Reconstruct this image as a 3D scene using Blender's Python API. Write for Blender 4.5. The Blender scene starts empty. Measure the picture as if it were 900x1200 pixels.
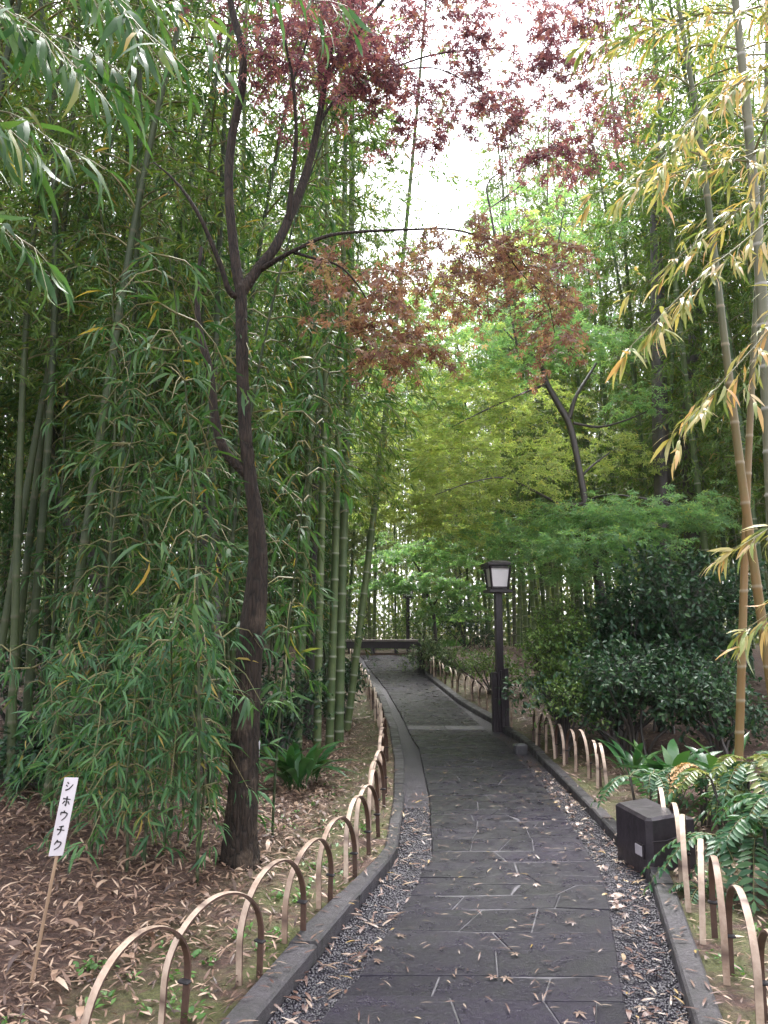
import bpy, math, random
import numpy as np
from mathutils import Vector, Matrix

R = math.radians
random.seed(11)
rng = np.random.default_rng(11)
scene = bpy.context.scene
COL = scene.collection

# ------------------------------------------------------------------ camera, sky, sun, exposure
PITCH = math.atan(140 / 900)
CAM_H = 1.6
cam_data = bpy.data.cameras.new("camera")
cam_data.sensor_fit = 'VERTICAL'
cam_data.sensor_height = 24
cam_data.lens = 18.0
cam_data.clip_start = 0.05
cam_data.clip_end = 1500
cam = bpy.data.objects.new("camera", cam_data)
cam.location = (0, 0, CAM_H)
cam.rotation_euler = (R(90) + PITCH, 0, 0)
COL.objects.link(cam)
scene.camera = cam

SUN_EL, SUN_AZ = R(62), R(12)      # soft overcast light from high beyond the far end of the path
world = bpy.data.worlds.new("World")
scene.world = world
world.use_nodes = True
wn, wl = world.node_tree.nodes, world.node_tree.links
wn.clear()
sky = wn.new('ShaderNodeTexSky')
sky.sky_type = 'NISHITA'
sky.sun_disc = False
sky.sun_elevation = SUN_EL
sky.sun_rotation = SUN_AZ
sky.dust_density = 3.0
hs = wn.new('ShaderNodeHueSaturation')
hs.inputs['Saturation'].default_value = 0.10      # a closed cloud deck: hardly any blue left
bg = wn.new('ShaderNodeBackground')
bg.inputs['Strength'].default_value = 0.15
wo = wn.new('ShaderNodeOutputWorld')
wl.new(sky.outputs[0], hs.inputs['Color'])
tintn = wn.new('ShaderNodeVectorMath')
tintn.operation = 'MULTIPLY'
tintn.inputs[1].default_value = (1.015, .985, 1.045)      # the cool violet cast of the heavy cloud
wl.new(hs.outputs[0], tintn.inputs[0])
wl.new(tintn.outputs[0], bg.inputs[0])
wl.new(bg.outputs[0], wo.inputs[0])

sun_d = bpy.data.lights.new("sun", 'SUN')
sun_d.energy = 1.5
sun_d.angle = R(25)
sun_d.color = (1.0, 0.97, 0.93)
sun = bpy.data.objects.new("sun", sun_d)
dirv = Vector((math.sin(SUN_AZ) * math.cos(SUN_EL), math.cos(SUN_AZ) * math.cos(SUN_EL), math.sin(SUN_EL)))
sun.rotation_euler = dirv.to_track_quat('Z', 'Y').to_euler()
sun.location = (0, -5, 30)
COL.objects.link(sun)

scene.view_settings.view_transform = 'Standard'
scene.view_settings.look = 'None'
scene.view_settings.gamma = 1
scene.view_settings.use_curve_mapping = False
scene.view_settings.exposure = 2.65
cy = scene.cycles
cy.use_denoising = True
cy.max_bounces = 8
cy.diffuse_bounces = 7
cy.glossy_bounces = 2
cy.transmission_bounces = 4
cy.transparent_max_bounces = 4
cy.sample_clamp_indirect = 6
cy.caustics_reflective = False
cy.caustics_refractive = False

# ------------------------------------------------------------------ survey: photo pixel -> point in the world at a chosen distance
F = 900.0
CP, SP = math.cos(PITCH), math.sin(PITCH)

def ray(px, py):
    dx, dy = (px - 450) / F, (600 - py) / F
    return dx, CP - dy * SP, SP + dy * CP

def P(px, py, Y):
    dx, dyy, dz = ray(px, py)
    return np.array([dx / dyy * Y, Y, CAM_H + dz / dyy * Y])

def sstep(a, b, x):
    t = np.clip((x - a) / (b - a), 0, 1)
    return t * t * (3 - 2 * t)

def hp(y):
    """height of the path: level, then climbing beyond the threshold stone"""
    y = np.asarray(y, float)
    return np.interp(y, [-1e3, 12.6, 14.0, 22.0, 24.0, 1e4], [0, 0, .09, .84, .93, .95])

def G(px, py, hf=hp):
    dx, dyy, dz = ray(px, py)
    Y = np.linspace(2, 60, 6000)
    z = CAM_H + dz / dyy * Y
    k = np.argmax(z < hf(Y))
    return np.array([dx / dyy * Y[k], Y[k], z[k]])

def edge(pts):
    q = np.array([G(*p)[:2] for p in pts])
    q = q[np.argsort(q[:, 1])]
    d = (q[1] - q[0]) / (q[1, 1] - q[0, 1])
    first = q[0] + d * (-1.5 - q[0, 1])
    q = np.vstack([[first[0], -30], first, q, [q[-1][0], 300]])
    return lambda y: np.interp(y, q[:, 1], q[:, 0])

KLi = edge([(305, 1200), (385, 1103), (465, 1005), (474, 940), (474, 895), (466, 855), (452, 820), (440, 803), (425, 780), (416, 768)])
KLo = edge([(268, 1200), (358, 1095), (450, 1005), (461, 940), (462, 895), (456, 855), (444, 820), (434, 803), (420, 780), (412, 768)])
SL = edge([(376, 1200), (433, 1129), (472, 1065), (507, 1005), (502, 930), (491, 877), (473, 843), (452, 807), (430, 780), (422, 768)])
SR = edge([(734, 1200), (710, 1040), (695, 1005), (645, 930), (592, 870), (547, 835), (505, 800), (488, 772), (485, 768)])
KRi = edge([(812, 1200), (762, 1030), (694, 955), (622, 880), (606, 866), (575, 845), (537, 823), (499, 792), (491, 770), (489, 768)])
KRo = edge([(845, 1200), (785, 1030), (708, 955), (632, 880), (614, 865), (583, 843), (543, 821), (505, 791), (496, 770), (493, 768)])

def soil(x, y):
    x = np.asarray(x, float); y = np.asarray(y, float)
    dl = KLo(y) - x
    dr = x - KRo(y)
    d = np.maximum(dl, dr)
    out = np.clip(d, 0, None)
    bump = .035 * np.sin(x * 2.1 + 1.3 * np.sin(y * 1.1)) * np.cos(y * 1.7 + x * .6) + .05 * np.sin(x * .7 + y * .45)
    rise = np.where(dl > dr, .16, .10) * sstep(0, 2.6, out)
    return hp(y) + .03 + rise + bump * sstep(.1, 1.2, out)

# ------------------------------------------------------------------ materials
def mat(name):
    m = bpy.data.materials.new(name)
    m.use_nodes = True
    n = m.node_tree.nodes
    return m, n, m.node_tree.links, n['Principled BSDF'], n['Material Output']

def node(n, kind, **kw):
    x = n.new(kind)
    for k, v in kw.items():
        setattr(x, k, v)
    return x

def ramp(n, stops):
    r = n.new('ShaderNodeValToRGB')
    e = r.color_ramp.elements
    while len(e) < len(stops):
        e.new(0.5)
    for el, (p, c) in zip(e, stops):
        el.position = p
        el.color = (*c, 1)
    return r

def noise(n, l, scale, detail=4, rough=.55, coord=None):
    t = n.new('ShaderNodeTexNoise')
    t.inputs['Scale'].default_value = scale
    t.inputs['Detail'].default_value = detail
    t.inputs['Roughness'].default_value = rough
    if coord is not None:
        l.new(coord, t.inputs['Vector'])
    return t

def leaf_mat(name, stops, rough=.42, trans=.35, spec=.5, tint=1.25, blue=.6):
    """leaf: every leaf its own shade from the ramp, light shining through"""
    m, n, l, b, o = mat(name)
    g = n.new('ShaderNodeNewGeometry')
    r = ramp(n, stops)
    l.new(g.outputs['Random Per Island'], r.inputs[0])
    l.new(r.outputs[0], b.inputs['Base Color'])
    b.inputs['Roughness'].default_value = rough
    b.inputs['Specular IOR Level'].default_value = spec
    if trans > 0:
        tr = n.new('ShaderNodeBsdfTranslucent')
        mul = node(n, 'ShaderNodeVectorMath', operation='MULTIPLY')
        mul.inputs[1].default_value = (tint * 1.05, tint * 1.1, tint * blue)
        l.new(r.outputs[0], mul.inputs[0])
        l.new(mul.outputs[0], tr.inputs['Color'])
        mx = n.new('ShaderNodeMixShader')
        mx.inputs[0].default_value = trans
        l.new(b.outputs[0], mx.inputs[1])
        l.new(tr.outputs[0], mx.inputs[2])
        l.new(mx.outputs[0], o.inputs[0])
    return m

def plain(name, c, rough=.6, c2=None, scale=8, bump=0, spec=.5, stretch=(1, 1, 1)):
    m, n, l, b, o = mat(name)
    tc = n.new('ShaderNodeTexCoord')
    mp = n.new('ShaderNodeMapping')
    mp.inputs['Scale'].default_value = stretch
    l.new(tc.outputs['Object'], mp.inputs[0])
    t = noise(n, l, scale, 5, .6, mp.outputs[0])
    r = ramp(n, [(.3, c), (.7, c2 or tuple(v * .7 for v in c))])
    l.new(t.outputs[0], r.inputs[0])
    l.new(r.outputs[0], b.inputs['Base Color'])
    b.inputs['Roughness'].default_value = rough
    b.inputs['Specular IOR Level'].default_value = spec
    if bump:
        bp = n.new('ShaderNodeBump')
        bp.inputs['Strength'].default_value = bump
        bp.inputs['Distance'].default_value = .02
        l.new(t.outputs[0], bp.inputs['Height'])
        l.new(bp.outputs[0], b.inputs['Normal'])
    return m

M = {}
M['bamboo_leaf'] = leaf_mat('bamboo leaf', [(0, (.055, .115, .034)), (.45, (.100, .175, .046)), (.92, (.155, .225, .055)), (.975, (.22, .20, .05)), (1, (.35, .24, .08))], .42, .5, .4)
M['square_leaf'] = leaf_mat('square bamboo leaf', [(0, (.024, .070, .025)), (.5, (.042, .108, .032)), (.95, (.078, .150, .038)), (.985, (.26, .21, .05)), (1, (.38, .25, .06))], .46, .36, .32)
M['young_leaf'] = leaf_mat('young bamboo leaf', [(0, (.030, .092, .040)), (.5, (.054, .142, .054)), (.95, (.095, .195, .06)), (.985, (.26, .21, .05)), (1, (.38, .25, .06))], .44, .38, .35)
M['hazed_far_leaf'] = leaf_mat('haze-paled distant bamboo leaf', [(0, (.12, .18, .085)), (.5, (.18, .24, .11)), (.9, (.26, .29, .13)), (1, (.36, .33, .16))], .45, .45)  # paler and greyer than near leaves: haze and light put into the colour
M['gold_leaf'] = leaf_mat('variegated leaf', [(0, (.11, .18, .05)), (.35, (.24, .28, .09)), (.7, (.44, .38, .15)), (.9, (.52, .30, .12)), (1, (.60, .52, .34))], .38, .35, tint=1.1)
M['red_maple'] = leaf_mat('red maple leaf', [(0, (.070, .024, .038)), (.4, (.135, .046, .062)), (.75, (.21, .076, .080)), (.95, (.27, .11, .085)), (1, (.28, .16, .08))], .5, .55, tint=1.3, blue=1.0)
M['brown_maple'] = leaf_mat('bronze maple leaf', [(0, (.10, .046, .038)), (.4, (.19, .088, .062)), (.8, (.26, .14, .085)), (1, (.23, .18, .08))], .5, .52, tint=1.3, blue=.85)
M['green_maple'] = leaf_mat('green maple leaf', [(0, (.11, .22, .12)), (.5, (.15, .28, .14)), (.9, (.22, .34, .15)), (1, (.30, .34, .12))], .45, .6, tint=1.5)
M['lime_maple'] = leaf_mat('yellow-green maple leaf', [(0, (.22, .30, .11)), (.5, (.29, .36, .14)), (.9, (.37, .40, .16)), (1, (.42, .36, .14))], .45, .6, tint=1.5)
M['camellia'] = leaf_mat('camellia leaf', [(0, (.014, .045, .022)), (.6, (.024, .068, .030)), (1, (.060, .125, .04))], .38, .2, .35)
M['azalea'] = leaf_mat('azalea leaf', [(0, (.06, .14, .03)), (.6, (.11, .20, .04)), (1, (.19, .27, .06))], .4, .3)
M['aucuba'] = leaf_mat('variegated shrub leaf', [(0, (.06, .12, .05)), (.6, (.14, .20, .09)), (1, (.35, .38, .24))], .3, .2)
M['strap_leaf'] = leaf_mat('cast iron plant leaf', [(0, (.022, .075, .025)), (.6, (.035, .105, .032)), (1, (.07, .15, .04))], .28, .22)
M['mahonia'] = leaf_mat('mahonia leaflet', [(0, (.026, .080, .040)), (.6, (.046, .120, .054)), (1, (.085, .17, .06))], .42, .28, .4)
M['mahonia_yellow'] = leaf_mat('yellowing mahonia leaflet', [(0, (.08, .14, .04)), (.6, (.14, .18, .05)), (1, (.24, .24, .06))], .35, .28)
M['dry_leaf'] = leaf_mat('dry frond leaflet', [(0, (.35, .20, .09)), (1, (.50, .32, .16))], .6, .2)
M['weed'] = leaf_mat('weed leaf', [(0, (.05, .15, .03)), (1, (.11, .22, .05))], .4, .3)
M['litter'] = leaf_mat('fallen bamboo leaf', [(0, (.040, .024, .019)), (.3, (.10, .058, .040)), (.6, (.19, .118, .078)), (.85, (.30, .20, .135)), (1, (.44, .34, .25))], .5, 0)
M['litter_bright'] = leaf_mat('fallen maple and bamboo leaf', [(0, (.055, .024, .020)), (.4, (.105, .052, .036)), (.75, (.17, .115, .080)), (.92, (.25, .20, .16)), (1, (.30, .19, .03))], .45, 0)

def culm_mat(name, c1, c2, node_c, top=None, sc=3.0):
    m, n, l, b, o = mat(name)
    a = node(n, 'ShaderNodeAttribute', attribute_name='ring')
    tc = n.new('ShaderNodeTexCoord')
    t = noise(n, l, sc, 6, .7, tc.outputs['Object'])
    oi = n.new('ShaderNodeObjectInfo')
    r = ramp(n, [(.3, c1), (.7, c2)])
    ad = node(n, 'ShaderNodeMath', operation='MULTIPLY_ADD')
    l.new(oi.outputs['Random'], ad.inputs[0]); ad.inputs[1].default_value = .35
    l.new(t.outputs[0], ad.inputs[2])
    sb = node(n, 'ShaderNodeMath', operation='SUBTRACT'); sb.inputs[1].default_value = .17
    l.new(ad.outputs[0], sb.inputs[0])
    l.new(sb.outputs[0], r.inputs[0])
    mx = node(n, 'ShaderNodeMix', data_type='RGBA')
    l.new(a.outputs['Fac'], mx.inputs['Factor'])
    colr = r.outputs[0]
    if top:                                     # the culm ripens from the foot upwards
        sx = n.new('ShaderNodeSeparateXYZ'); l.new(tc.outputs['Object'], sx.inputs[0])
        mr = n.new('ShaderNodeMapRange'); l.new(sx.outputs[2], mr.inputs[0])
        mr.inputs[1].default_value = 2.6; mr.inputs[2].default_value = 4.6
        m2 = node(n, 'ShaderNodeMix', data_type='RGBA')
        l.new(mr.outputs[0], m2.inputs['Factor']); l.new(colr, m2.inputs[6]); m2.inputs[7].default_value = (*top, 1)
        colr = m2.outputs[2]
    l.new(colr, mx.inputs[6])
    mx.inputs[7].default_value = (*node_c, 1)
    l.new(mx.outputs[2], b.inputs['Base Color'])
    b.inputs['Roughness'].default_value = .5
    b.inputs['Specular IOR Level'].default_value = .3
    return m

M['culm'] = culm_mat('bamboo culm', (.045, .085, .035), (.12, .16, .06), (.22, .24, .17))
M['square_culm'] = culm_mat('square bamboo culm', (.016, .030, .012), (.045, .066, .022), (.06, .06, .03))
M['gold_culm'] = culm_mat('golden bamboo culm', (.11, .12, .040), (.19, .12, .045), (.22, .19, .12), (.085, .10, .055))
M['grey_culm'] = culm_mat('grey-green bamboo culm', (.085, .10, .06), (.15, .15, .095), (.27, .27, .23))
M['twig'] = plain('green twig', (.10, .12, .04), .5, (.16, .13, .05))
def bark_mat(name, dark, mid, pale, sc=1.0):
    m, n, l, b, o = mat(name)
    tc = n.new('ShaderNodeTexCoord')
    mp = n.new('ShaderNodeMapping'); mp.inputs['Scale'].default_value = (1, 1, .16)
    l.new(tc.outputs['Object'], mp.inputs[0])
    warp = noise(n, l, 7 * sc, 4, .6, mp.outputs[0])
    ad = node(n, 'ShaderNodeVectorMath', operation='ADD')
    ws = node(n, 'ShaderNodeVectorMath', operation='SCALE'); ws.inputs['Scale'].default_value = .09
    l.new(warp.outputs['Color'], ws.inputs[0]); l.new(mp.outputs[0], ad.inputs[0]); l.new(ws.outputs[0], ad.inputs[1])
    vo = node(n, 'ShaderNodeTexVoronoi', feature='DISTANCE_TO_EDGE'); vo.inputs['Scale'].default_value = 38 * sc
    l.new(ad.outputs[0], vo.inputs['Vector'])
    crack = ramp(n, [(.0, dark), (.12, mid)]); l.new(vo.outputs['Distance'], crack.inputs[0])
    pt = noise(n, l, 5.5, 6, .7, tc.outputs['Object'])
    pr = ramp(n, [(.52, (0, 0, 0)), (.66, (.75, .75, .75))]); l.new(pt.outputs[0], pr.inputs[0])
    sx = n.new('ShaderNodeSeparateXYZ'); l.new(tc.outputs['Object'], sx.inputs[0])
    hr = n.new('ShaderNodeMapRange'); l.new(sx.outputs[2], hr.inputs[0])
    hr.inputs[1].default_value = .6; hr.inputs[2].default_value = 2.4; hr.inputs[3].default_value = 1; hr.inputs[4].default_value = .22
    k = node(n, 'ShaderNodeMath', operation='MULTIPLY'); l.new(pr.outputs[0], k.inputs[0]); l.new(hr.outputs[0], k.inputs[1])
    mx = node(n, 'ShaderNodeMix', data_type='RGBA')
    l.new(k.outputs[0], mx.inputs['Factor']); l.new(crack.outputs[0], mx.inputs[6]); mx.inputs[7].default_value = (*pale, 1)
    l.new(mx.outputs[2], b.inputs['Base Color'])
    b.inputs['Roughness'].default_value = .75; b.inputs['Specular IOR Level'].default_value = .25
    bp = n.new('ShaderNodeBump'); bp.inputs['Strength'].default_value = 1.0; bp.inputs['Distance'].default_value = .02
    l.new(vo.outputs['Distance'], bp.inputs['Height'])
    b2 = n.new('ShaderNodeBump'); b2.inputs['Strength'].default_value = .6; b2.inputs['Distance'].default_value = .02
    l.new(pt.outputs[0], b2.inputs['Height']); l.new(bp.outputs[0], b2.inputs['Normal'])
    l.new(b2.outputs[0], b.inputs['Normal'])
    return m
M['bark'] = bark_mat('wet maple bark', (.006, .005, .004), (.024, .017, .012), (.10, .074, .052))
M['bark_green'] = plain('dark bark', (.022, .020, .020), .5, (.060, .052, .042), 12, .9, stretch=(1, 1, .25))
M['dark_wood'] = plain('black stained timber', (.018, .014, .018), .42, (.035, .028, .032), 12, .3, stretch=(3, 3, .4))
M['plank'] = plain('weathered plank', (.18, .15, .14), .45, (.28, .24, .22), 6, .3, stretch=(.4, 4, 4))
M['black_box'] = plain('black lacquered box', (.010, .008, .011), .35, (.034, .028, .034), 14, .25)
M['shade'] = plain('frosted lamp pane', (.80, .78, .80), .35, (.74, .72, .75), 4)
M['label'] = plain('grey plate', (.40, .38, .40), .35, (.34, .32, .35), 30)
M['white_board'] = plain('white painted board', (.60, .58, .61), .5, (.44, .42, .43), 5)
M['ink'] = plain('black ink', (.012, .012, .014), .5, (.02, .02, .022), 20)
M['stake'] = plain('split bamboo stake', (.30, .21, .13), .5, (.22, .15, .10), 9)
M['twine'] = plain('black twine', (.010, .009, .010), .8, (.02, .018, .018), 60)
M['hoop_out'] = culm_mat('split bamboo skin', (.25, .18, .13), (.47, .375, .29), (.11, .075, .06), None, 14.0)
M['hoop_in'] = plain('dark inner bamboo', (.045, .025, .018), .5, (.09, .05, .035), 20, stretch=(1, 1, 1))
M['rush'] = plain('kerb stone', (.045, .045, .05), .4, (.08, .08, .085), 40, .3)

# kerb: wet granite, moss creeping from the soil side
def stone_mat(name, c1, c2, moss_amt, rough, grain):
    m, n, l, b, o = mat(name)
    tc = n.new('ShaderNodeTexCoord')
    g = n.new('ShaderNodeNewGeometry')
    big = noise(n, l, 1.1, 5, .6, tc.outputs['Object'])
    fine = noise(n, l, grain, 6, .7, tc.outputs['Object'])
    mid = noise(n, l, 6.5, 5, .65, tc.outputs['Object'])
    base = ramp(n, [(.28, c1), (.72, c2)])
    l.new(fine.outputs[0], base.inputs[0])
    isl = ramp(n, [(0, (.72, .72, .74)), (.6, (1, 1, 1)), (1, (1.3, 1.27, 1.25))])
    l.new(g.outputs['Random Per Island'], isl.inputs[0])
    mul = node(n, 'ShaderNodeMix', data_type='RGBA', blend_type='MULTIPLY')
    mul.inputs['Factor'].default_value = 1
    l.new(base.outputs[0], mul.inputs[6]); l.new(isl.outputs[0], mul.inputs[7])
    mosk = node(n, 'ShaderNodeMath', operation='MULTIPLY')
    l.new(big.outputs[0], mosk.inputs[0]); l.new(mid.outputs[0], mosk.inputs[1])
    mr = ramp(n, [(.18, (0, 0, 0)), (.36, (moss_amt,) * 3)])
    l.new(mosk.outputs[0], mr.inputs[0])
    mx = node(n, 'ShaderNodeMix', data_type='RGBA')
    l.new(mr.outputs[0], mx.inputs['Factor'])
    l.new(mul.outputs[2], mx.inputs[6])
    mx.inputs[7].default_value = (.018, .023, .012, 1)
    l.new(mx.outputs[2], b.inputs['Base Color'])
    rr = ramp(n, [(.35, (rough - .14,) * 3), (.65, (rough + .2,) * 3)])
    l.new(mid.outputs[0], rr.inputs[0])
    l.new(rr.outputs[0], b.inputs['Roughness'])
    bp = n.new('ShaderNodeBump')
    b.inputs['Specular IOR Level'].default_value = .2
    bp.inputs['Strength'].default_value = .55
    bp.inputs['Distance'].default_value = .012
    ad = node(n, 'ShaderNodeMath', operation='ADD')
    l.new(fine.outputs[0], ad.inputs[0]); l.new(mid.outputs[0], ad.inputs[1])
    l.new(ad.outputs[0], bp.inputs['Height'])
    l.new(bp.outputs[0], b.inputs['Normal'])
    return m

M['slab'] = stone_mat('wet dark paving slab', (.0085, .0072, .013), (.023, .0195, .033), .40, .34, 55)
M['band'] = stone_mat('pale threshold stone', (.14, .135, .145), (.22, .21, .225), .15, .4, 60)
M['kerb'] = stone_mat('wet granite kerb', (.032, .031, .035), (.095, .090, .098), .45, .42, 90)
M['joint'] = plain('mortar joint with painted glints', (.018, .017, .019), .4, (.13, .125, .14), 4, .3)  # dark mortar; its pale patches stand in for wet glints along the joints
M['gutter'] = plain('dark fine gravel bed', (.018, .016, .022), .4, (.055, .048, .065), 60, .9)
M['pebble'] = leaf_mat('dark pebble', [(0, (.016, .015, .020)), (.8, (.021, .019, .026)), (1, (.052, .048, .060))], .35, 0)

def ground_mat():
    m, n, l, b, o = mat('leaf strewn soil')
    tc = n.new('ShaderNodeTexCoord')
    a = node(n, 'ShaderNodeAttribute', attribute_name='moss')
    n1 = noise(n, l, 26, 8, .75, tc.outputs['Object'])
    n2 = noise(n, l, 3.2, 6, .65, tc.outputs['Object'])
    n3 = noise(n, l, 90, 4, .7, tc.outputs['Object'])
    soilc = ramp(n, [(.30, (.030, .019, .015)), (.5, (.085, .048, .036)), (.62, (.15, .088, .062)), (.75, (.26, .16, .11))])
    l.new(n1.outputs[0], soilc.inputs[0])
    mossc = ramp(n, [(.35, (.042, .050, .014)), (.65, (.115, .130, .030))])
    l.new(n3.outputs[0], mossc.inputs[0])
    k = node(n, 'ShaderNodeMath', operation='MULTIPLY')
    mr = ramp(n, [(.38, (0, 0, 0)), (.56, (1, 1, 1))])
    l.new(n2.outputs[0], mr.inputs[0])
    l.new(mr.outputs[0], k.inputs[0]); l.new(a.outputs['Fac'], k.inputs[1])
    mx = node(n, 'ShaderNodeMix', data_type='RGBA')
    l.new(k.outputs[0], mx.inputs['Factor'])
    l.new(soilc.outputs[0], mx.inputs[6]); l.new(mossc.outputs[0], mx.inputs[7])
    l.new(mx.outputs[2], b.inputs['Base Color'])
    b.inputs['Roughness'].default_value = .75
    bp = n.new('ShaderNodeBump')
    bp.inputs['Strength'].default_value = .8
    bp.inputs['Distance'].default_value = .04
    l.new(n1.outputs[0], bp.inputs['Height'])
    l.new(bp.outputs[0], b.inputs['Normal'])
    return m
M['ground'] = ground_mat()

# ------------------------------------------------------------------ mesh helpers
def link(o, parent=None):
    COL.objects.link(o)
    if parent is not None:
        o.parent = parent
    return o

def tag(o, label=None, cat=None, group=None, kind=None):
    if label: o['label'] = label
    if cat: o['category'] = cat
    if group: o['group'] = group
    if kind: o['kind'] = kind
    return o

def empty(name, loc=(0, 0, 0), rot=(0, 0, 0), scale=1.0):
    o = bpy.data.objects.new(name, None)
    o.empty_display_size = .2
    o.location = loc
    o.rotation_euler = rot
    o.scale = (scale,) * 3
    return link(o)

class MB:
    """collects pieces of one mesh"""
    def __init__(self):
        self.v, self.f, self.m, self.a = [], [], [], []
        self.n = 0

    def add(self, v, f, m=0, attr=None):
        v = np.asarray(v, float).reshape(-1, 3)
        f = np.asarray(f, int).reshape(-1, 3)
        self.v.append(v); self.f.append(f + self.n)
        self.m.append(np.full(len(f), m, int))
        self.a.append(np.zeros(len(v)) if attr is None else np.asarray(attr, float))
        self.n += len(v)
        return self

    def quads(self, v, q, m=0, attr=None):
        q = np.asarray(q, int).reshape(-1, 4)
        return self.add(v, np.vstack([q[:, [0, 1, 2]], q[:, [0, 2, 3]]]), m, attr)

    def box(self, c, s, m=0, rotz=0, taper=1.0, bevel=.0):
        """box with chamfered vertical and top edges"""
        hx, hy, hz = s[0] / 2, s[1] / 2, s[2] / 2
        b = min(bevel, hx * .9, hy * .9, hz * .9)
        rings = []
        def ring(z, ix, k):
            x, y = (hx - ix) * k, (hy - ix) * k
            cpts = []
            for sx, sy in ((1, 1), (-1, 1), (-1, -1), (1, -1)):
                if b:
                    p1 = (sx * x, sy * (y - b)); p2 = (sx * (x - b), sy * y)
                    cpts += [p1, p2] if sx * sy > 0 else [p2, p1]
                else:
                    cpts.append((sx * x, sy * y))
            return [(px, py, z) for px, py in cpts]
        if b:
            rings = [ring(-hz, b, 1), ring(-hz + b, 0, 1), ring(hz - b, 0, taper), ring(hz, b, taper)]
        else:
            rings = [ring(-hz, 0, 1), ring(hz, 0, taper)]
        k = len(rings[0])
        v = np.array([p for r in rings for p in r])
        cr, sr = math.cos(rotz), math.sin(rotz)
        v = v @ np.array([[cr, sr, 0], [-sr, cr, 0], [0, 0, 1]]) + np.asarray(c, float)
        q, t = [], []
        for i in range(len(rings) - 1):
            for j in range(k):
                q.append((i * k + j, i * k + (j + 1) % k, (i + 1) * k + (j + 1) % k, (i + 1) * k + j))
        top = (len(rings) - 1) * k
        for j in range(1, k - 1):
            t.append((top, top + j, top + j + 1)); t.append((0, j + 1, j))
        q = np.array(q)
        f = np.vstack([q[:, [0, 1, 2]], q[:, [0, 2, 3]], np.array(t)])
        return self.add(v, f, m)

    def build(self, name, mats, parent=None, smooth=True, attr_name=None):
        v = np.vstack(self.v); f = np.vstack(self.f); mi = np.concatenate(self.m)
        me = bpy.data.meshes.new(name)
        me.vertices.add(len(v)); me.vertices.foreach_set('co', v.ravel())
        me.loops.add(f.size); me.loops.foreach_set('vertex_index', f.ravel())
        me.polygons.add(len(f))
        me.polygons.foreach_set('loop_start', np.arange(0, f.size, 3))
        me.polygons.foreach_set('loop_total', np.full(len(f), 3))
        me.polygons.foreach_set('material_index', mi)
        me.polygons.foreach_set('use_smooth', np.full(len(f), bool(smooth)))
        if not isinstance(mats, (list, tuple)):
            mats = [mats]
        for x in mats:
            me.materials.append(x)
        if attr_name:
            at = me.attributes.new(attr_name, 'FLOAT', 'POINT')
            at.data.foreach_set('value', np.concatenate(self.a))
        me.update(calc_edges=True)
        me.validate()
        return link(bpy.data.objects.new(name, me), parent)

def unit(a):
    return a / np.maximum(np.linalg.norm(a, axis=-1, keepdims=True), 1e-9)

def tube(pts, rad, sides=6, cap=True, square=False, jitter=None):
    pts = np.asarray(pts, float); m = len(pts)
    rad = np.broadcast_to(np.asarray(rad, float), (m,))
    t = unit(np.gradient(pts, axis=0))
    mean = np.abs(unit(pts[-1] - pts[0] + 1e-6))
    ref = np.eye(3)[np.argmin(mean)]
    u = unit(np.cross(t, ref)); w = np.cross(t, u)
    a = np.arange(sides) / sides * 2 * np.pi
    rr = rad[:, None] * np.ones(sides)
    if jitter is not None:
        rr = rr * jitter
    v = pts[:, None] + rr[..., None] * (np.cos(a)[None, :, None] * u[:, None] + np.sin(a)[None, :, None] * w[:, None])
    i = np.arange(m - 1)[:, None] * sides; j = np.arange(sides)[None]; j2 = (j + 1) % sides
    A, B, C, D = i + j, i + j2, i + sides + j2, i + sides + j
    f = np.concatenate([np.stack([A, B, C], -1).reshape(-1, 3), np.stack([A, C, D], -1).reshape(-1, 3)])
    v = v.reshape(-1, 3)
    if cap:
        v = np.vstack([v, pts[-1:]])
        k = len(v) - 1; b0 = (m - 1) * sides
        f = np.vstack([f, [(b0 + q, b0 + (q + 1) % sides, k) for q in range(sides)]])
    return v, f

def spline(pts, n):
    """Catmull-Rom through pts (any number of columns), n samples"""
    p = np.asarray(pts, float)
    p = np.vstack([2 * p[0] - p[1], p, 2 * p[-1] - p[-2]])
    s = np.linspace(0, len(p) - 3 - 1e-6, n)
    i = s.astype(int); t = (s - i)[:, None]
    a, b, c, d = p[i], p[i + 1], p[i + 2], p[i + 3]
    return .5 * (2 * b + (c - a) * t + (2 * a - 5 * b + 4 * c - d) * t ** 2 + (3 * b - a - 3 * c + d) * t ** 3)

# leaf templates: x across, y along, z droop; unit length
def T_blade(fold=.10, droop=.22):
    prof = [(0, 0), (.22, .85), (.55, .9), (.82, .45), (1, 0)]
    v = [(0, 0, 0)]
    for y, w in prof[1:-1]:
        z = -droop * y * y
        v += [(-.5 * w, y, z + fold * w * .5), (.5 * w, y, z + fold * w * .5)]
    v.append((0, 1, -droop))
    f = [(0, 2, 1), (1, 2, 4), (1, 4, 3), (3, 4, 6), (3, 6, 5), (5, 6, 7)]
    return np.array(v, float), np.array(f)

def T_diamond(droop=.15):
    return (np.array([(0, 0, 0), (-.5, .42, .0), (.5, .42, .0), (0, 1, -droop)], float), np.array([(0, 2, 1), (1, 2, 3)]))

def T_oval():
    v = [(0, 0, 0), (-.42, .3, .06), (.42, .3, .06), (-.42, .65, .03), (.42, .65, .03), (0, 1, -.10), (0, .5, -.03)]
    f = [(0, 2, 6), (0, 6, 1), (1, 6, 3), (2, 4, 6), (3, 6, 5), (6, 4, 5)]
    return np.array(v, float), np.array(f)

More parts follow.
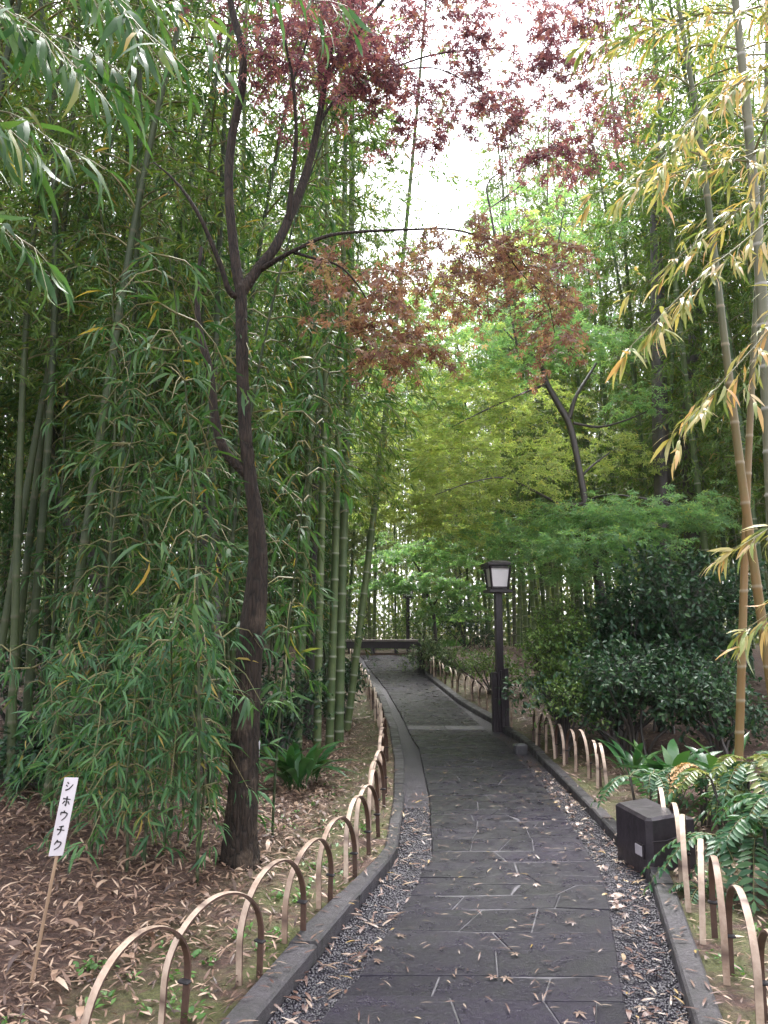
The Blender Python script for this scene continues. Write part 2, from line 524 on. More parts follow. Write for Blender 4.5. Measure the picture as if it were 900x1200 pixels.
def T_star(lobes=5):
    v = [(0, .18, 0)]
    ang = np.linspace(-120, 120, lobes)
    ln = np.array([.52, .82, 1, .82, .52]) if lobes == 5 else np.array([.7, 1, .7])
    f = []
    for a, L in zip(ang, ln):
        a = R(a)
        d = np.array([math.sin(a), math.cos(a)]); s = np.array([d[1], -d[0]])
        k = len(v)
        c = np.array([0, .18])
        for q, z in ((c + d * L * .36 - s * .115, .0), (c + d * L * .36 + s * .115, .0), (c + d * L * .80, -.10 * L)):
            v.append((q[0], q[1], z))
        f += [(0, k + 1, k), (k, k + 1, k + 2)]
    return np.array(v, float), np.array(f)

def put_leaves(mb, T, pos, d, nrm, length, width, m=0):
    """leaves at pos pointing along d with face normal near nrm"""
    tv, tf = T
    n = len(pos)
    d = unit(d)
    x = unit(np.cross(d, nrm)); z = np.cross(x, d)
    length = np.broadcast_to(np.asarray(length, float), (n,)); width = np.broadcast_to(np.asarray(width, float), (n,))
    v = (pos[:, None] + tv[None, :, 0, None] * width[:, None, None] * x[:, None]
         + tv[None, :, 1, None] * length[:, None, None] * d[:, None]
         + tv[None, :, 2, None] * length[:, None, None] * z[:, None])
    f = tf[None] + (np.arange(n) * len(tv))[:, None, None]
    mb.add(v.reshape(-1, 3), f.reshape(-1, 3), m)

def rnd(n, s=1.0):
    return rng.normal(0, s, (n, 3))

# ------------------------------------------------------------------ ground, path, kerbs
def build_ground():
    ys = np.concatenate([np.arange(-30, 2, 2.0), np.arange(2, 15, .16), np.arange(15, 40, .5), np.arange(40, 120, 6), [140, 200, 300, 450, 700]])
    offs = np.concatenate([[0, .04], np.arange(.12, 3, .16), np.arange(3, 12, .5), np.arange(12, 40, 4), [50, 80, 150, 300, 600]])
    rows = []; moss = []
    for y in ys:
        l0, r0 = float(KLo(y)), float(KRo(y))
        xl = l0 - offs[::-1]; xr = r0 + offs
        zl = soil(xl, np.full_like(xl, y)); zr = soil(xr, np.full_like(xr, y))
        mid = np.linspace(l0 + .02, r0 - .02, 6)
        deep = -.09 if y < 23.4 else .03
        zm = np.full(6, float(hp(y)) + deep)
        x = np.concatenate([xl, mid, xr]); z = np.concatenate([zl, zm, zr])
        rows.append(np.stack([x, np.full_like(x, y), z], -1))
        mo = np.concatenate([.95 * (1 - sstep(.25, 1.0, offs[::-1])), np.zeros(6), .9 * (1 - sstep(.15, .9, offs))])
        if y > 24: mo = np.clip(mo + .35, 0, 1)
        moss.append(mo)
    v = np.array(rows); ny, nx = v.shape[:2]
    i = np.arange(ny - 1)[:, None] * nx; j = np.arange(nx - 1)[None]
    q = np.stack([i + j, i + j + 1, i + nx + j + 1, i + nx + j], -1).reshape(-1, 4)
    mb = MB().quads(v.reshape(-1, 3), q, 0, np.array(moss).ravel())
    o = mb.build('ground', M['ground'], attr_name='moss')
    tag(o, kind='structure')
build_ground()

def strip(fa, fb, za, zb, y0, y1, name, m, dy=.2, nx=4):
    ys = np.arange(y0, y1 + dy * .5, dy)
    t = np.linspace(0, 1, nx)
    x = fa(ys)[:, None] * (1 - t) + fb(ys)[:, None] * t
    z = hp(ys)[:, None] + za * (1 - t) + zb * t
    v = np.stack([x, np.repeat(ys[:, None], nx, 1), z], -1)
    i = np.arange(len(ys) - 1)[:, None] * nx; j = np.arange(nx - 1)[None]
    q = np.stack([i + j, i + j + 1, i + nx + j + 1, i + nx + j], -1).reshape(-1, 4)
    o = MB().quads(v.reshape(-1, 3), q).build(name, m)
    return tag(o, kind='structure')

Y0, Y1 = -6.0, 23.4
strip(lambda y: KLi(y) - .03, lambda y: SL(y) + .03, -.032, -.028, Y0, Y1, 'gutter', M['gutter'])
strip(lambda y: SR(y) - .03, lambda y: KRi(y) + .03, -.028, -.032, Y0, Y1, 'gutter', M['gutter'])
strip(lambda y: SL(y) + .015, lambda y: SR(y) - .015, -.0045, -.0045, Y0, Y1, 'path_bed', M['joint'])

def poly_slab(mb, pts, top, m=0):
    """one stone: bevelled top polygon with sides, pts counter-clockwise (x,y)"""
    pts = np.asarray(pts, float); n = len(pts)
    c = pts.mean(0)
    top = float(np.clip(top, -.003, .006))
    tilt = rng.normal(0, .003, 2)
    def lay(scale_in, dz):
        d = c - pts
        q = pts + d / np.maximum(np.linalg.norm(d, axis=1, keepdims=True), 1e-6) * scale_in
        z = hp(q[:, 1]) + top + dz + (q - c) @ tilt
        return np.column_stack([q, z])
    L = [lay(.003, -.05), lay(.003, -.007), lay(.008, -.001), lay(.016, .0)]
    v = np.vstack(L + [[[c[0], c[1], hp(c[1]) + top]]])
    f = []
    for k in range(3):
        for i in range(n):
            j = (i + 1) % n
            f += [(k * n + i, k * n + j, (k + 1) * n + j), (k * n + i, (k + 1) * n + j, (k + 1) * n + i)]
    for i in range(n):
        f.append((3 * n + i, 3 * n + (i + 1) % n, 4 * n))
    mb.add(v, f, m)

def build_path():
    mb = MB()
    ys = [Y0]
    while ys[-1] < Y1:
        step = rng.uniform(.20, .36) if ys[-1] < 12.7 else rng.uniform(.22, .36)
        ys.append(ys[-1] + step)
    band = 13.05
    ys = [y for y in ys if y < band - .2] + [band - .14, band + .16] + [y for y in ys if band + .35 < y < Y1 - .1] + [Y1]
    slope = rng.normal(0, .045, len(ys))
    for i, y in enumerate(ys):
        if abs(y - band) < .2 or y == Y1: slope[i] = 0
    def line(i, t):
        y = ys[i] + slope[i] * (t - .5) * 2 + .02 * math.sin(9 * t + i)
        return np.array([float(SL(ys[i]) * (1 - t) + SR(ys[i]) * t), y])
    for i in range(len(ys) - 1):
        if abs((ys[i] + ys[i + 1]) / 2 - band) < .1:
            for a, b in ((0, .5), (.5, 1)):
                poly_slab(mb, [line(i, a), line(i, b), line(i + 1, b), line(i + 1, a)], .006, 1)
            continue
        wide = float(SR(ys[i]) - SL(ys[i]))
        n = max(2, int(round(wide / rng.uniform(.36, .62))))
        cuts = np.linspace(0, 1, n + 1); cuts[1:-1] += rng.normal(0, .06, n - 1)
        skew = rng.normal(0, .035, n + 1); skew[0] = skew[-1] = 0
        for k in range(n):
            a, b = cuts[k], cuts[k + 1]
            A, B = line(i, a - skew[k]), line(i, b - skew[k + 1])
            C, D = line(i + 1, b + skew[k + 1]), line(i + 1, a + skew[k])
            top = rng.normal(0, .0025)
            r = rng.random()
            if r < .10:
                E = A * .55 + B * .45; Fp = D * .35 + C * .65
                poly_slab(mb, [A, E, Fp, D], top); poly_slab(mb, [E, B, C, Fp], rng.normal(0, .0025))
            elif r < .14:
                E = A * .5 + D * .5 + rng.normal(0, .02, 2); Fp = B * .5 + C * .5 + rng.normal(0, .02, 2)
                poly_slab(mb, [A, B, Fp, E], top); poly_slab(mb, [E, Fp, C, D], rng.normal(0, .0025))
            elif r < .18:
                poly_slab(mb, [A, B, C], top); poly_slab(mb, [A, C, D], top)
            else:
                poly_slab(mb, [A, B, C, D], top)
    o = mb.build('path', [M['slab'], M['band']], smooth=False)
    tag(o, kind='structure')
build_path()

def build_kerb(fo, fi, inner_sign):
    mb = MB()
    y = Y0
    while y < Y1 - .1:
        e = min(y + rng.uniform(.7, 1.0), Y1)
        ys = np.linspace(y + .004, e - .004, 4)
        a, b = fo(ys), fi(ys)
        lo, hi = np.minimum(a, b), np.maximum(a, b)
        hi = np.maximum(hi, lo + .08)
        top = .055 + rng.normal(0, .004)
        prof = [(0, -.12), (0, top - .012), (.012, top), (1, top), (1, top - .012), (1, -.12)]
        V = []
        for k in range(4):
            w = hi[k] - lo[k]
            for u, z in prof:
                x = lo[k] + (.012 if u == .012 else u * w - (.012 if (u == 1 and z == top) else 0))
                V.append((x, ys[k], float(hp(ys[k])) + z))
        n = len(prof); q = []
        for k in range(3):
            for j in range(n - 1):
                q.append((k * n + j, k * n + n + j, k * n + n + j + 1, k * n + j + 1))
        V = np.array(V)
        mb.quads(V, q)
        for s, base in ((1, 0), (-1, 3 * n)):
            idx = [base + j for j in range(n)]
            t = [(idx[0], idx[j], idx[j + 1])[::s] for j in range(1, n - 1)]
            mb.add(V, t)
        y = e
    o = mb.build('kerb', M['kerb'], smooth=False)
    tag(o, kind='structure')
build_kerb(KLo, KLi, 1)
build_kerb(KRo, KRi, -1)

# pebbles in the two gutters (uncountable)
def build_pebbles():
    import itertools
    ph = (1 + 5 ** .5) / 2
    iv = np.array([(-1, ph, 0), (1, ph, 0), (-1, -ph, 0), (1, -ph, 0), (0, -1, ph), (0, 1, ph), (0, -1, -ph), (0, 1, -ph), (ph, 0, -1), (ph, 0, 1), (-ph, 0, -1), (-ph, 0, 1)]) / 1.9
    it = np.array([(0, 11, 5), (0, 5, 1), (0, 1, 7), (0, 7, 10), (0, 10, 11), (1, 5, 9), (5, 11, 4), (11, 10, 2), (10, 7, 6), (7, 1, 8), (3, 9, 4), (3, 4, 2), (3, 2, 6), (3, 6, 8), (3, 8, 9), (4, 9, 5), (2, 4, 11), (6, 2, 10), (8, 6, 7), (9, 8, 1)])
    mb = MB()
    for fa, fb, n, ymax in ((KLi, SL, 8000, 7.5), (SR, KRi, 8000, 9.5)):
        y = 3.2 + (ymax - 3.2) * rng.random(n) ** 1.5
        t = rng.uniform(.02, .98, n)
        x = fa(y) * (1 - t) + fb(y) * t
        s = rng.uniform(.005, .010, n)
        z = hp(y) - .030 + s * .25
        sc = np.stack([s * rng.uniform(.8, 1.4, n), s * rng.uniform(.8, 1.4, n), s * .7], -1)
        a = rng.uniform(0, 6.28, n)
        v = iv[None] * sc[:, None]
        vx = v[..., 0] * np.cos(a)[:, None] - v[..., 1] * np.sin(a)[:, None]
        vy = v[..., 0] * np.sin(a)[:, None] + v[..., 1] * np.cos(a)[:, None]
        v = np.stack([vx + x[:, None], vy + y[:, None], v[..., 2] + z[:, None]], -1)
        f = it[None] + (np.arange(n) * 12)[:, None, None]
        mb.add(v.reshape(-1, 3), f.reshape(-1, 3))
    o = mb.build('gravel', M['pebble'])
    tag(o, 'dark wet pebbles filling the gutters beside the slabs', 'gravel', kind='stuff')
build_pebbles()

# ------------------------------------------------------------------ fallen leaves
def scatter_leaves(mb, x, y, z, L, W, T, tilt=.25, m=0):
    n = len(x)
    a = rng.uniform(0, 2 * np.pi, n)
    d = np.stack([np.cos(a), np.sin(a), rng.normal(0, tilt, n)], -1)
    nrm = np.stack([rng.normal(0, tilt, n), rng.normal(0, tilt, n), np.ones(n)], -1)
    put_leaves(mb, T, np.stack([x, y, z], -1), d, nrm, L, W, m)

def build_litter():
    T = T_blade(.15, rng.uniform(-.1, .1))
    T2 = T_blade(.5, -.15)
    mb = MB()
    n = 74000                                         # the bank with the square bamboo
    y = 2.6 + 11 * rng.random(n) ** 1.35
    d = .02 + 6.5 * rng.random(n) ** 1.25
    keep = rng.random(n) < .22 + .78 * sstep(.25, .75, d + .12 * np.sin(y * 5))
    y, d = y[keep], d[keep]
    x = KLo(y) - d
    k = len(x)
    scatter_leaves(mb, x, y, soil(x, y) + rng.uniform(.004, .03, k), rng.uniform(.022, .095, k), rng.uniform(.006, .015, k), T, .3)
    n = 2600                                          # curled culm sheaths
    y = 2.6 + 9 * rng.random(n) ** 1.2; d = .5 + 5 * rng.random(n)
    x = KLo(y) - d
    scatter_leaves(mb, x, y, soil(x, y) + .02, rng.uniform(.07, .17, n), rng.uniform(.02, .035, n), T2, .2)
    n = 26000                                         # the other bank
    y = 3 + 15 * rng.random(n) ** 1.3; d = .02 + 5 * rng.random(n) ** 1.2
    keep = rng.random(n) < .3 + .7 * sstep(.15, .6, d)
    y, d = y[keep], d[keep]; k = len(y)
    x = KRo(y) + d
    scatter_leaves(mb, x, y, soil(x, y) + rng.uniform(.004, .03, k), rng.uniform(.03, .10, k), rng.uniform(.007, .016, k), T, .25)
    n = 9000                                          # further up the slope
    y = 12 + 14 * rng.random(n); d = .05 + 7 * rng.random(n)
    s = rng.random(n) < .5
    x = np.where(s, KLo(y) - d, KRo(y) + d)
    scatter_leaves(mb, x, y, soil(x, y) + .015, rng.uniform(.08, .18, n), rng.uniform(.02, .035, n), T, .2)
    o = mb.build('fallen_leaves', M['litter'])
    tag(o, 'brown fallen bamboo leaves and sheaths carpeting the soil banks', 'fallen leaves', kind='stuff')

    mb = MB()
    def on(fa, fb, n, y0, y1, zz, L0, L1, W0, W1, T, pw=1.5, tl=.08, em=None):
        y = y0 + (y1 - y0) * rng.random(n) ** pw
        t = rng.uniform(.02, .98, n) if em is None else rng.beta(*em, n)
        x = fa(y) * (1 - t) + fb(y) * t
        scatter_leaves(mb, x, y, hp(y) + zz + rng.uniform(0, .006, n), rng.uniform(L0, L1, n), rng.uniform(W0, W1, n), T, tl)
    on(SL, SR, 620, 3, 13, .008, .025, .09, .004, .010, T, 1.2)
    on(SL, SR, 500, 12, 23, .008, .05, .12, .010, .016, T, 1.0)
    on(SL, SR, 22, 3, 10, .010, .05, .07, .05, .07, T_star(), 1.3)
    on(KLi, SL, 260, 3, 8, -.014, .04, .12, .010, .02, T, 1.5, .15)
    on(SR, KRi, 560, 3, 12.5, -.014, .03, .08, .006, .013, T, 1.2, .15)
    on(SR, KRi, 100, 3, 10, -.010, .05, .08, .02, .035, T2, 1.2, .2, (1.2, 3))
    on(SR, KRi, 50, 3, 10, -.008, .05, .07, .05, .07, T_star(), 1.2, .2)
    on(KLo, KLi, 90, 3, 9, .060, .04, .09, .008, .014, T, 1.2)
    on(KRo, KRi, 70, 3, 9, .060, .04, .09, .008, .014, T, 1.2)
    o = mb.build('fallen_leaves', M['litter_bright'])
    tag(o, 'tan and rust coloured leaves scattered over the wet slabs and gutters', 'fallen leaves', kind='stuff')
build_litter()

# ------------------------------------------------------------------ hoop fences
def hoop_mesh(width, height, sw=.030, th=.009):
    n = 26
    pts = []
    leg = height * .42
    for k in range(6):
        pts.append((-width / 2, -.10 + (leg + .10) * k / 6))
    for k in range(n + 1):
        a = math.pi * (1 - k / n)
        pts.append((width / 2 * math.cos(a), leg + (height - leg) * math.sin(a)))
    for k in range(6):
        pts.append((width / 2, leg - (leg + .10) * (k + 1) / 6))
    p = np.array(pts)
    kk = np.linspace(0, 1, len(p)); w1, w2, w3 = [random.uniform(-1, 1) for _ in range(3)]
    p[:, 0] += .012 * np.sin(kk * math.pi) * w1 + .005 * np.sin(kk * 3 * math.pi) * w2 + .002 * np.sin(kk * 23 + w3 * 3)
    p[:, 1] += .004 * np.sin(kk * 4 * math.pi) * w3
    t = unit(np.gradient(p, axis=0)); nr = np.stack([-t[:, 1], t[:, 0]], -1)
    m = len(p)
    mb = MB()
    s = np.linspace(0, 1, m)
    nodes = [.17 + .05 * w1, .43 + .06 * w2, .72 + .06 * w3]
    ring = np.max([np.exp(-((s - q) / .014) ** 2) for q in nodes], 0)
    for face, off in (('out', th / 2), ('in', -th / 2)):
        q = p + nr * off
        v = []
        for (x, z) in q:
            v += [(x, -sw / 2, z), (x, 0, z), (x, sw / 2, z)]
        v = np.array(v)
        if face == 'out':
            v[1::3, [0, 2]] += nr * .003
        Q = []
        for k in range(m - 1):
            for j in range(2):
                a = k * 3 + j
                Q.append((a, a + 1, a + 4, a + 3) if face == 'out' else (a, a + 3, a + 4, a + 1))
        mb.quads(v, Q, 0 if face == 'out' else 1, np.repeat(ring, 3))
    for sy in (-1, 1):
        v = []
        for k in range(m):
            for off in (-th / 2, th / 2):
                v.append((p[k, 0] + nr[k, 0] * off, sy * sw / 2, p[k, 1] + nr[k, 1] * off))
        Q = [(2 * k, 2 * k + 1, 2 * k + 3, 2 * k + 2)[::-sy] for k in range(m - 1)]
        mb.quads(v, Q, 1)
    return mb

def band_mb(x, z, sx=.034, sy=.052, h=.012):
    mb = MB()
    mb.box((x, 0, z), (sx, sy, h), bevel=.004)
    return mb

_hp = None
def hoop(left, right, height, label, group):
    """left / right: foot points on the ground"""
    L, Rr = np.array(left[:2]), np.array(right[:2])
    c = (L + Rr) / 2; d = Rr - L; w = float(np.linalg.norm(d))
    root = empty('bamboo_hoop', (c[0], c[1], float(soil(c[0], c[1])) - .02), (R(random.uniform(-3, 3)), R(random.uniform(-2, 2)), math.atan2(d[1], d[0]) + R(random.uniform(-4, 4))))
    tag(root, label, 'hoop', group)
    hoop_mesh(w, height).build('split_bamboo', [M['hoop_out'], M['hoop_in']], root, True, 'ring')
    # black twine round the pair of crossing legs
    band_mb(w / 2 - .012, height * .40).build('twine', M['twine'], root, False)
    return root

ORD = ['first', 'second', 'third', 'fourth', 'fifth', 'sixth', 'seventh', 'eighth', 'ninth', 'tenth']
def hoop_row(path_pts, spacing, n, height, labels, group, over=.10):
    """hoops along a polyline (x,y), overlapping their neighbours"""
    p = spline(path_pts, 300)
    s = np.concatenate([[0], np.cumsum(np.linalg.norm(np.diff(p, axis=0), axis=1))])
    side = .028
    for k in range(n):
        a, b = k * spacing, (k + 1) * spacing + over
        if a > s[-1]: break
        A = np.array([np.interp(a, s, p[:, 0]), np.interp(a, s, p[:, 1])])
        B = np.array([np.interp(b, s, p[:, 0]), np.interp(b, s, p[:, 1])])
        t = unit(B - A); nn = np.array([-t[1], t[0]])
        hoop(A + nn * side, B - nn * side, height * random.uniform(.93, 1.06), labels(k), group)

def glabel(where):
    return lambda k: where.format(ORD[k] if k < 10 else 'far')

def gp(px, py):
    return G(px, py, lambda y: hp(y) + .06)[:2]

def row(pxs):
    return np.array([gp(*q) for q in pxs])

random.seed(5)
near_left = row([(90, 1290), (195, 1203), (275, 1160), (330, 1107), (375, 1060), (412, 1025), (431, 992), (440, 962), (446, 930), (449, 905), (450, 882)])
hoop_row(near_left, .50, 16, .465, lambda k: '%s split bamboo hoop from the near end of the fence beside the name board' % ORD[k].capitalize() if k < 10 else
         'pale hoop in the crowded stretch of fence by the kerb beyond the maple trunk', 'hoops along the kerb beside the maple')
far_left = row([(449, 872), (446, 855), (436, 828), (428, 808), (419, 790), (411, 776)])
hoop_row(far_left, .50, 24, .45, lambda k: 'small distant bamboo hoop along the outer kerb of the sloping path below the tall culms', 'far hoops along the kerb of the slope')
near_right = row([(960, 1290), (905, 1222), (880, 1185), (848, 1125), (820, 1072), (800, 1030), (776, 990), (755, 960)])
hoop_row(near_right, .46, 7, .46, lambda k: '%s hoop from the near end of the fence running past the black box' % ORD[k].capitalize(), 'hoops along the kerb beside the black box')
mid_right = row([(716, 932), (689, 909), (669, 897), (651, 886), (634, 875), (618, 865)])
hoop_row(mid_right, .46, 8, .48, lambda k: '%s hoop beyond the black box in the fence that leads up to the lamp post' % ORD[k].capitalize(), 'hoops between the black box and the lamp')
far_right = row([(601, 850), (577, 835), (545, 814), (520, 799), (503, 786), (499, 778)])
hoop_row(far_right, .50, 20, .45, lambda k: 'small distant bamboo hoop beside the sloping path between lamp post and bench', 'hoops beyond the lamp post')
for Y in (25.5, 27.5):
    hoop_row(np.array([(-.9 - (Y - 25) * .4, Y), (.2, Y + .3), (1.4, Y + .2)]), .5, 5, .5, lambda k: 'tiny pale bamboo hoop on the level ground behind the bench', 'hoops behind the bench')
hoop_row(np.array([(2.2, 23.6), (3.0, 23.9), (4.2, 24.6)]), .5, 5, .5, lambda k: 'tiny pale bamboo hoop under the bamboo culms to the side of the bench', 'hoops in the grove by the bench')

# ------------------------------------------------------------------ lamp post, box, bench, name stake
def lamp(name, loc, s, label, rotz=0.0, detail=True):
    r = empty(name, loc, (0, 0, rotz), s)
    tag(r, label, 'street lamp')
    MB().box((0, 0, 1.06), (.115, .115, 2.32), bevel=.006).build('post', M['dark_wood'], r, False)
    if detail:
        for sx, h in ((-1, .92), (1, .98)):
            MB().box((sx * .098, 0, h / 2 - .1), (.076, .10, h + .2), bevel=.006).build('base_plank', M['dark_wood'], r, False)
        MB().box((0, -.084, .5), (.03, .05, .9), bevel=.004).build('conduit', M['dark_wood'], r, False)
    MB().box((0, 0, 2.245), (.40, .40, .05), bevel=.006).build('base_tray', M['dark_wood'], r, False)
    f = MB()
    # four slanting corner posts, wider at the top
    for sx in (-1, 1):
        for sy in (-1, 1):
            v, q = tube([(sx * .135, sy * .135, 2.265), (sx * .175, sy * .175, 2.66)], .020, 4)
            f.add(v, q)
    for z, k in ((2.30, .137), (2.64, .172)):
        for sx in (-1, 1):
            f.box((sx * k, 0, z), (.035, 2 * k - .03, .035), bevel=.003)
            f.box((0, sx * k, z), (2 * k - .03, .035, .036), bevel=.003)
    f.build('lantern_frame', M['dark_wood'], r, False)
    for a in range(4):
        ca, sa = round(math.cos(a * math.pi / 2)), round(math.sin(a * math.pi / 2))
        V = []
        for z, k in ((2.30, .125), (2.64, .160)):
            for e in (-1, 1):
                for off in (0, -.008):
                    x, y = k + off, e * k * .96
                    V.append((x * ca - y * sa, x * sa + y * ca, z))
        # order: z0 e- out,in ; z0 e+ out,in ; z1 ...
        q = [(0, 2, 6, 4), (1, 5, 7, 3), (0, 4, 5, 1), (2, 3, 7, 6), (4, 6, 7, 5), (0, 1, 3, 2)]
        MB().quads(V, q).build('pane', M['shade'], r, False)
    MB().box((0, 0, 2.69), (.45, .45, .045), bevel=.006).box((0, 0, 2.735), (.40, .40, .045), taper=.55).build('roof', M['dark_wood'], r, False)
    return r

Lp = G(587, 855)
lamp('street_lamp', (Lp[0] + .0, Lp[1], float(hp(Lp[1]))), 1.0, 'black timber lamp post with white lantern panes beside the path', R(8))
lamp('street_lamp', tuple(P(478, 752, 25.0) * np.array([1, 1, 0]) + np.array([0, 0, .93])), .78, 'small far dark lamp post standing behind the bench', R(20), False)

def black_box():
    c = G(753, 1029)
    r = empty('path_light_box', (c[0] + .06, c[1] + .03, .0), (0, 0, R(9)))
    tag(r, 'black box with slanted top and a grey plate standing on the kerb under fern-like leaves', 'light box')
    W, D, H1, H2, ch = .25, .47, .36, .37, .035
    # chamfered at the corner facing the path
    v = []
    for z0, hk in ((-.06, None), (1, 0), (2, 1)):
        ins = .018 if z0 == 2 else 0
        base = [(0 + ins, ch), (ch, 0 + ins), (W - ins, 0 + ins), (W - ins, D - ins), (ins, D - ins)]
        for x, y in base:
            if hk is None: z = -.06
            else:
                z = H1 + (H2 - H1) * y / D + .03 * (x / W) - (.018 if hk == 0 else 0)
            v.append((x, y, z))
    n = 5; q = []
    for k in range(2):
        for j in range(n):
            q.append((k * n + j, k * n + (j + 1) % n, (k + 1) * n + (j + 1) % n, (k + 1) * n + j))
    mb = MB().quads(v, q)
    mb.add(v, [(10, 10 + j, 11 + j) for j in range(1, 4)])
    mb.build('housing', M['black_box'], r, False)
    pl = MB().box((-.004, .125, .135), (.008, .12, .095), bevel=.002).build('label_frame', M['dark_wood'], r, False)
    MB().box((-.0105, .125, .135), (.006, .09, .065), bevel=.001).build('label_plate', M['label'], pl, False)
    MB().add(*tube([(W * .1, -.003, .215), (W * .5, -.006, .22), (W + .003, -.003, .255)], .0035, 5)).build('cable', M['dark_wood'], r)
    MB().box((W + .05, .06, .17), (.085, .10, .36), bevel=.004).build('side_box', M['black_box'], r, False)
black_box()

def bench():
    r = empty('wooden_bench', (.02, 23.75, .93), (0, 0, R(-2)))
    tag(r, 'low weathered plank bench across the far end of the path', 'bench')
    MB().box((-.0, -.17, .40), (2.5, .31, .06), bevel=.006).build('seat_plank', M['plank'], r, False)
    MB().box((-.0, .17, .40), (2.5, .31, .06), bevel=.006).build('seat_plank', M['plank'], r, False)
    MB().box((0, -.24, .265), (2.3, .05, .20), bevel=.004).build('shade_board', M['dark_wood'], r, False)  # dark board made deep to stand in for the shade under the seat
    for x in (-1.05, -.35, .35, 1.05):
        MB().box((x, 0, .18), (.11, .5, .385), bevel=.006).build('leg', M['dark_wood'], r, False)
bench()
r = empty('timber_post', (*gp(494, 780), float(hp(gp(494, 780)[1]))))
tag(r, 'short dark timber post at the corner of the kerb near the bench', 'post')
MB().box((0, 0, .12), (.22, .22, .56), bevel=.015).build('post_body', M['dark_wood'], r, False)
MB().box((0, 0, .415), (.25, .25, .03), bevel=.008).build('post_cap', M['dark_wood'], r, False)
cs = gp(608, 876)
o = MB().box((0, 0, .0), (.17, .14, .22), rotz=R(12), bevel=.02).build('corner_stone', M['rush'], None, False)
o.location = (cs[0] + .02, cs[1], 0)
tag(o, 'dark squared stone set at the kerb corner below the lamp post', 'stone')

def name_stake():
    y = 3.55
    base = P(35, 1165, y); top = P(83, 912, y - .02)
    h = float(soil(base[0], y))
    r = empty('plant_name_sign', (base[0], y, h), (0, 0, 0))
    tag(r, 'narrow white plant name board with black lettering on a leaning bamboo stake', 'sign')
    d = np.array([top[0] - base[0], 0, top[2] - h]); Ln = float(np.linalg.norm(d)); d = d / Ln
    MB().add(*tube([d * -.12, d * Ln * .5, d * (Ln - .02)], [.008, .0075, .007], 6)).build('stake', M['stake'], r)
    x = np.array([d[2], 0, -d[0]])
    b0, b1, hw = Ln - .335, Ln + .005, .030
    sh = np.array([.018, 0, 0])
    def pt(u, v, yy):
        return x * u + d * v + np.array([0, yy, 0])
    V = [pt(u, v, yy) for yy in (-.0095, -.0155) for u, v in ((-hw, b0), (hw, b0 + .012), (hw, b1), (-hw, b1 - .008))]
    q = [(4, 5, 6, 7), (3, 2, 1, 0), (0, 1, 5, 4), (1, 2, 6, 5), (2, 3, 7, 6), (3, 0, 4, 7)]
    bd = MB().quads(V, q).build('board', M['white_board'], r, False)
    glyphs = [
        [[(.2, .86), (.40, .73)], [(.12, .6), (.32, .47)], [(.12, .10), (.5, .28), (.88, .74)]],
        [[(.08, .68), (.92, .70)], [(.5, .94), (.5, .10), (.38, .18)], [(.33, .50), (.12, .20)], [(.66, .50), (.88, .22)]],
        [[(.5, .97), (.5, .78)], [(.17, .76), (.17, .50)], [(.17, .76), (.83, .77), (.74, .40), (.36, .04)]],
        [[(.76, .92), (.26, .79)], [(.08, .54), (.92, .56)], [(.52, .84), (.50, .40), (.28, .04)]],
        [[(.42, .96), (.12, .50)], [(.38, .78), (.82, .79), (.68, .38), (.22, .04)]],
    ]
    ink = MB()
    gw, gh, step = .040, .046, .062
    for k, g in enumerate(glyphs):
        oy = b1 - .018 - gh - k * step
        for s in g:
            p = spline(s, 9) if len(s) > 2 else np.array([np.array(s[0]) * (1 - t) + np.array(s[1]) * t for t in np.linspace(0, 1, 5)])
            p = np.column_stack([(p[:, 0] - .5) * gw, oy + p[:, 1] * gh])
            t = unit(np.gradient(p, axis=0)); nn = np.stack([-t[:, 1], t[:, 0]], -1)
            w = np.linspace(.0034, .0020, len(p))
            V = []
            for i in range(len(p)):
                for e in (-1, 1):
                    a = p[i] + nn[i] * e * w[i]
                    V.append(pt(a[0], a[1], -.0172))
            ink.quads(V, [(2 * i, 2 * i + 1, 2 * i + 3, 2 * i + 2) for i in range(len(p) - 1)])
    ink.build('lettering', M['ink'], bd, False)
name_stake()
g = gp(299, 920)
t_ = empty('plant_tag', (g[0], g[1], float(soil(g[0], g[1]))), (0, R(3), R(10)))
tag(t_, 'small blank white tag on a stick behind the maple trunk', 'plant tag')
MB().add(*tube([(0, 0, -.05), (0, 0, .24)], .006, 5)).build('stick', M['stake'], t_)
MB().box((0, -.01, .29), (.045, .006, .19), bevel=.002).build('tag_board', M['white_board'], t_, False)

# ------------------------------------------------------------------ bamboo
def culm(H, r0, bend, node_len=.3, sides=9, nodes_swell=.12, top_r=.18):
    z = [0.0]; ring = [0.0]; sw = [1.0]
    k = 0.0
    while k < H - .1:
        L = node_len * (.55 + .55 * min(1, (k + .3) / 2.0))
        k2 = min(k + L, H)
        z += [k + .012, k2 - .03, k2 - .008, k2]
        ring += [0.05, 0, 1, .6]
        sw += [.985, .985, 1 + nodes_swell, 1.0]
        k = k2
    z = np.array(z); s = z / H
    ang = rng.uniform(0, 6.28)
    off = bend * s ** 2.6
    wob = .02 * np.sin(s * 9 + ang)
    p = np.column_stack([off * math.cos(ang) + wob, off * math.sin(ang) - wob * .5, z - .25 * off * s ** 2])
    r = r0 * (1 - (1 - top_r) * s ** 1.3) * np.array(sw)
    v, f = tube(p, r, sides)
    at = np.append(np.repeat(ring, sides), 0)
    return p, v, f, at

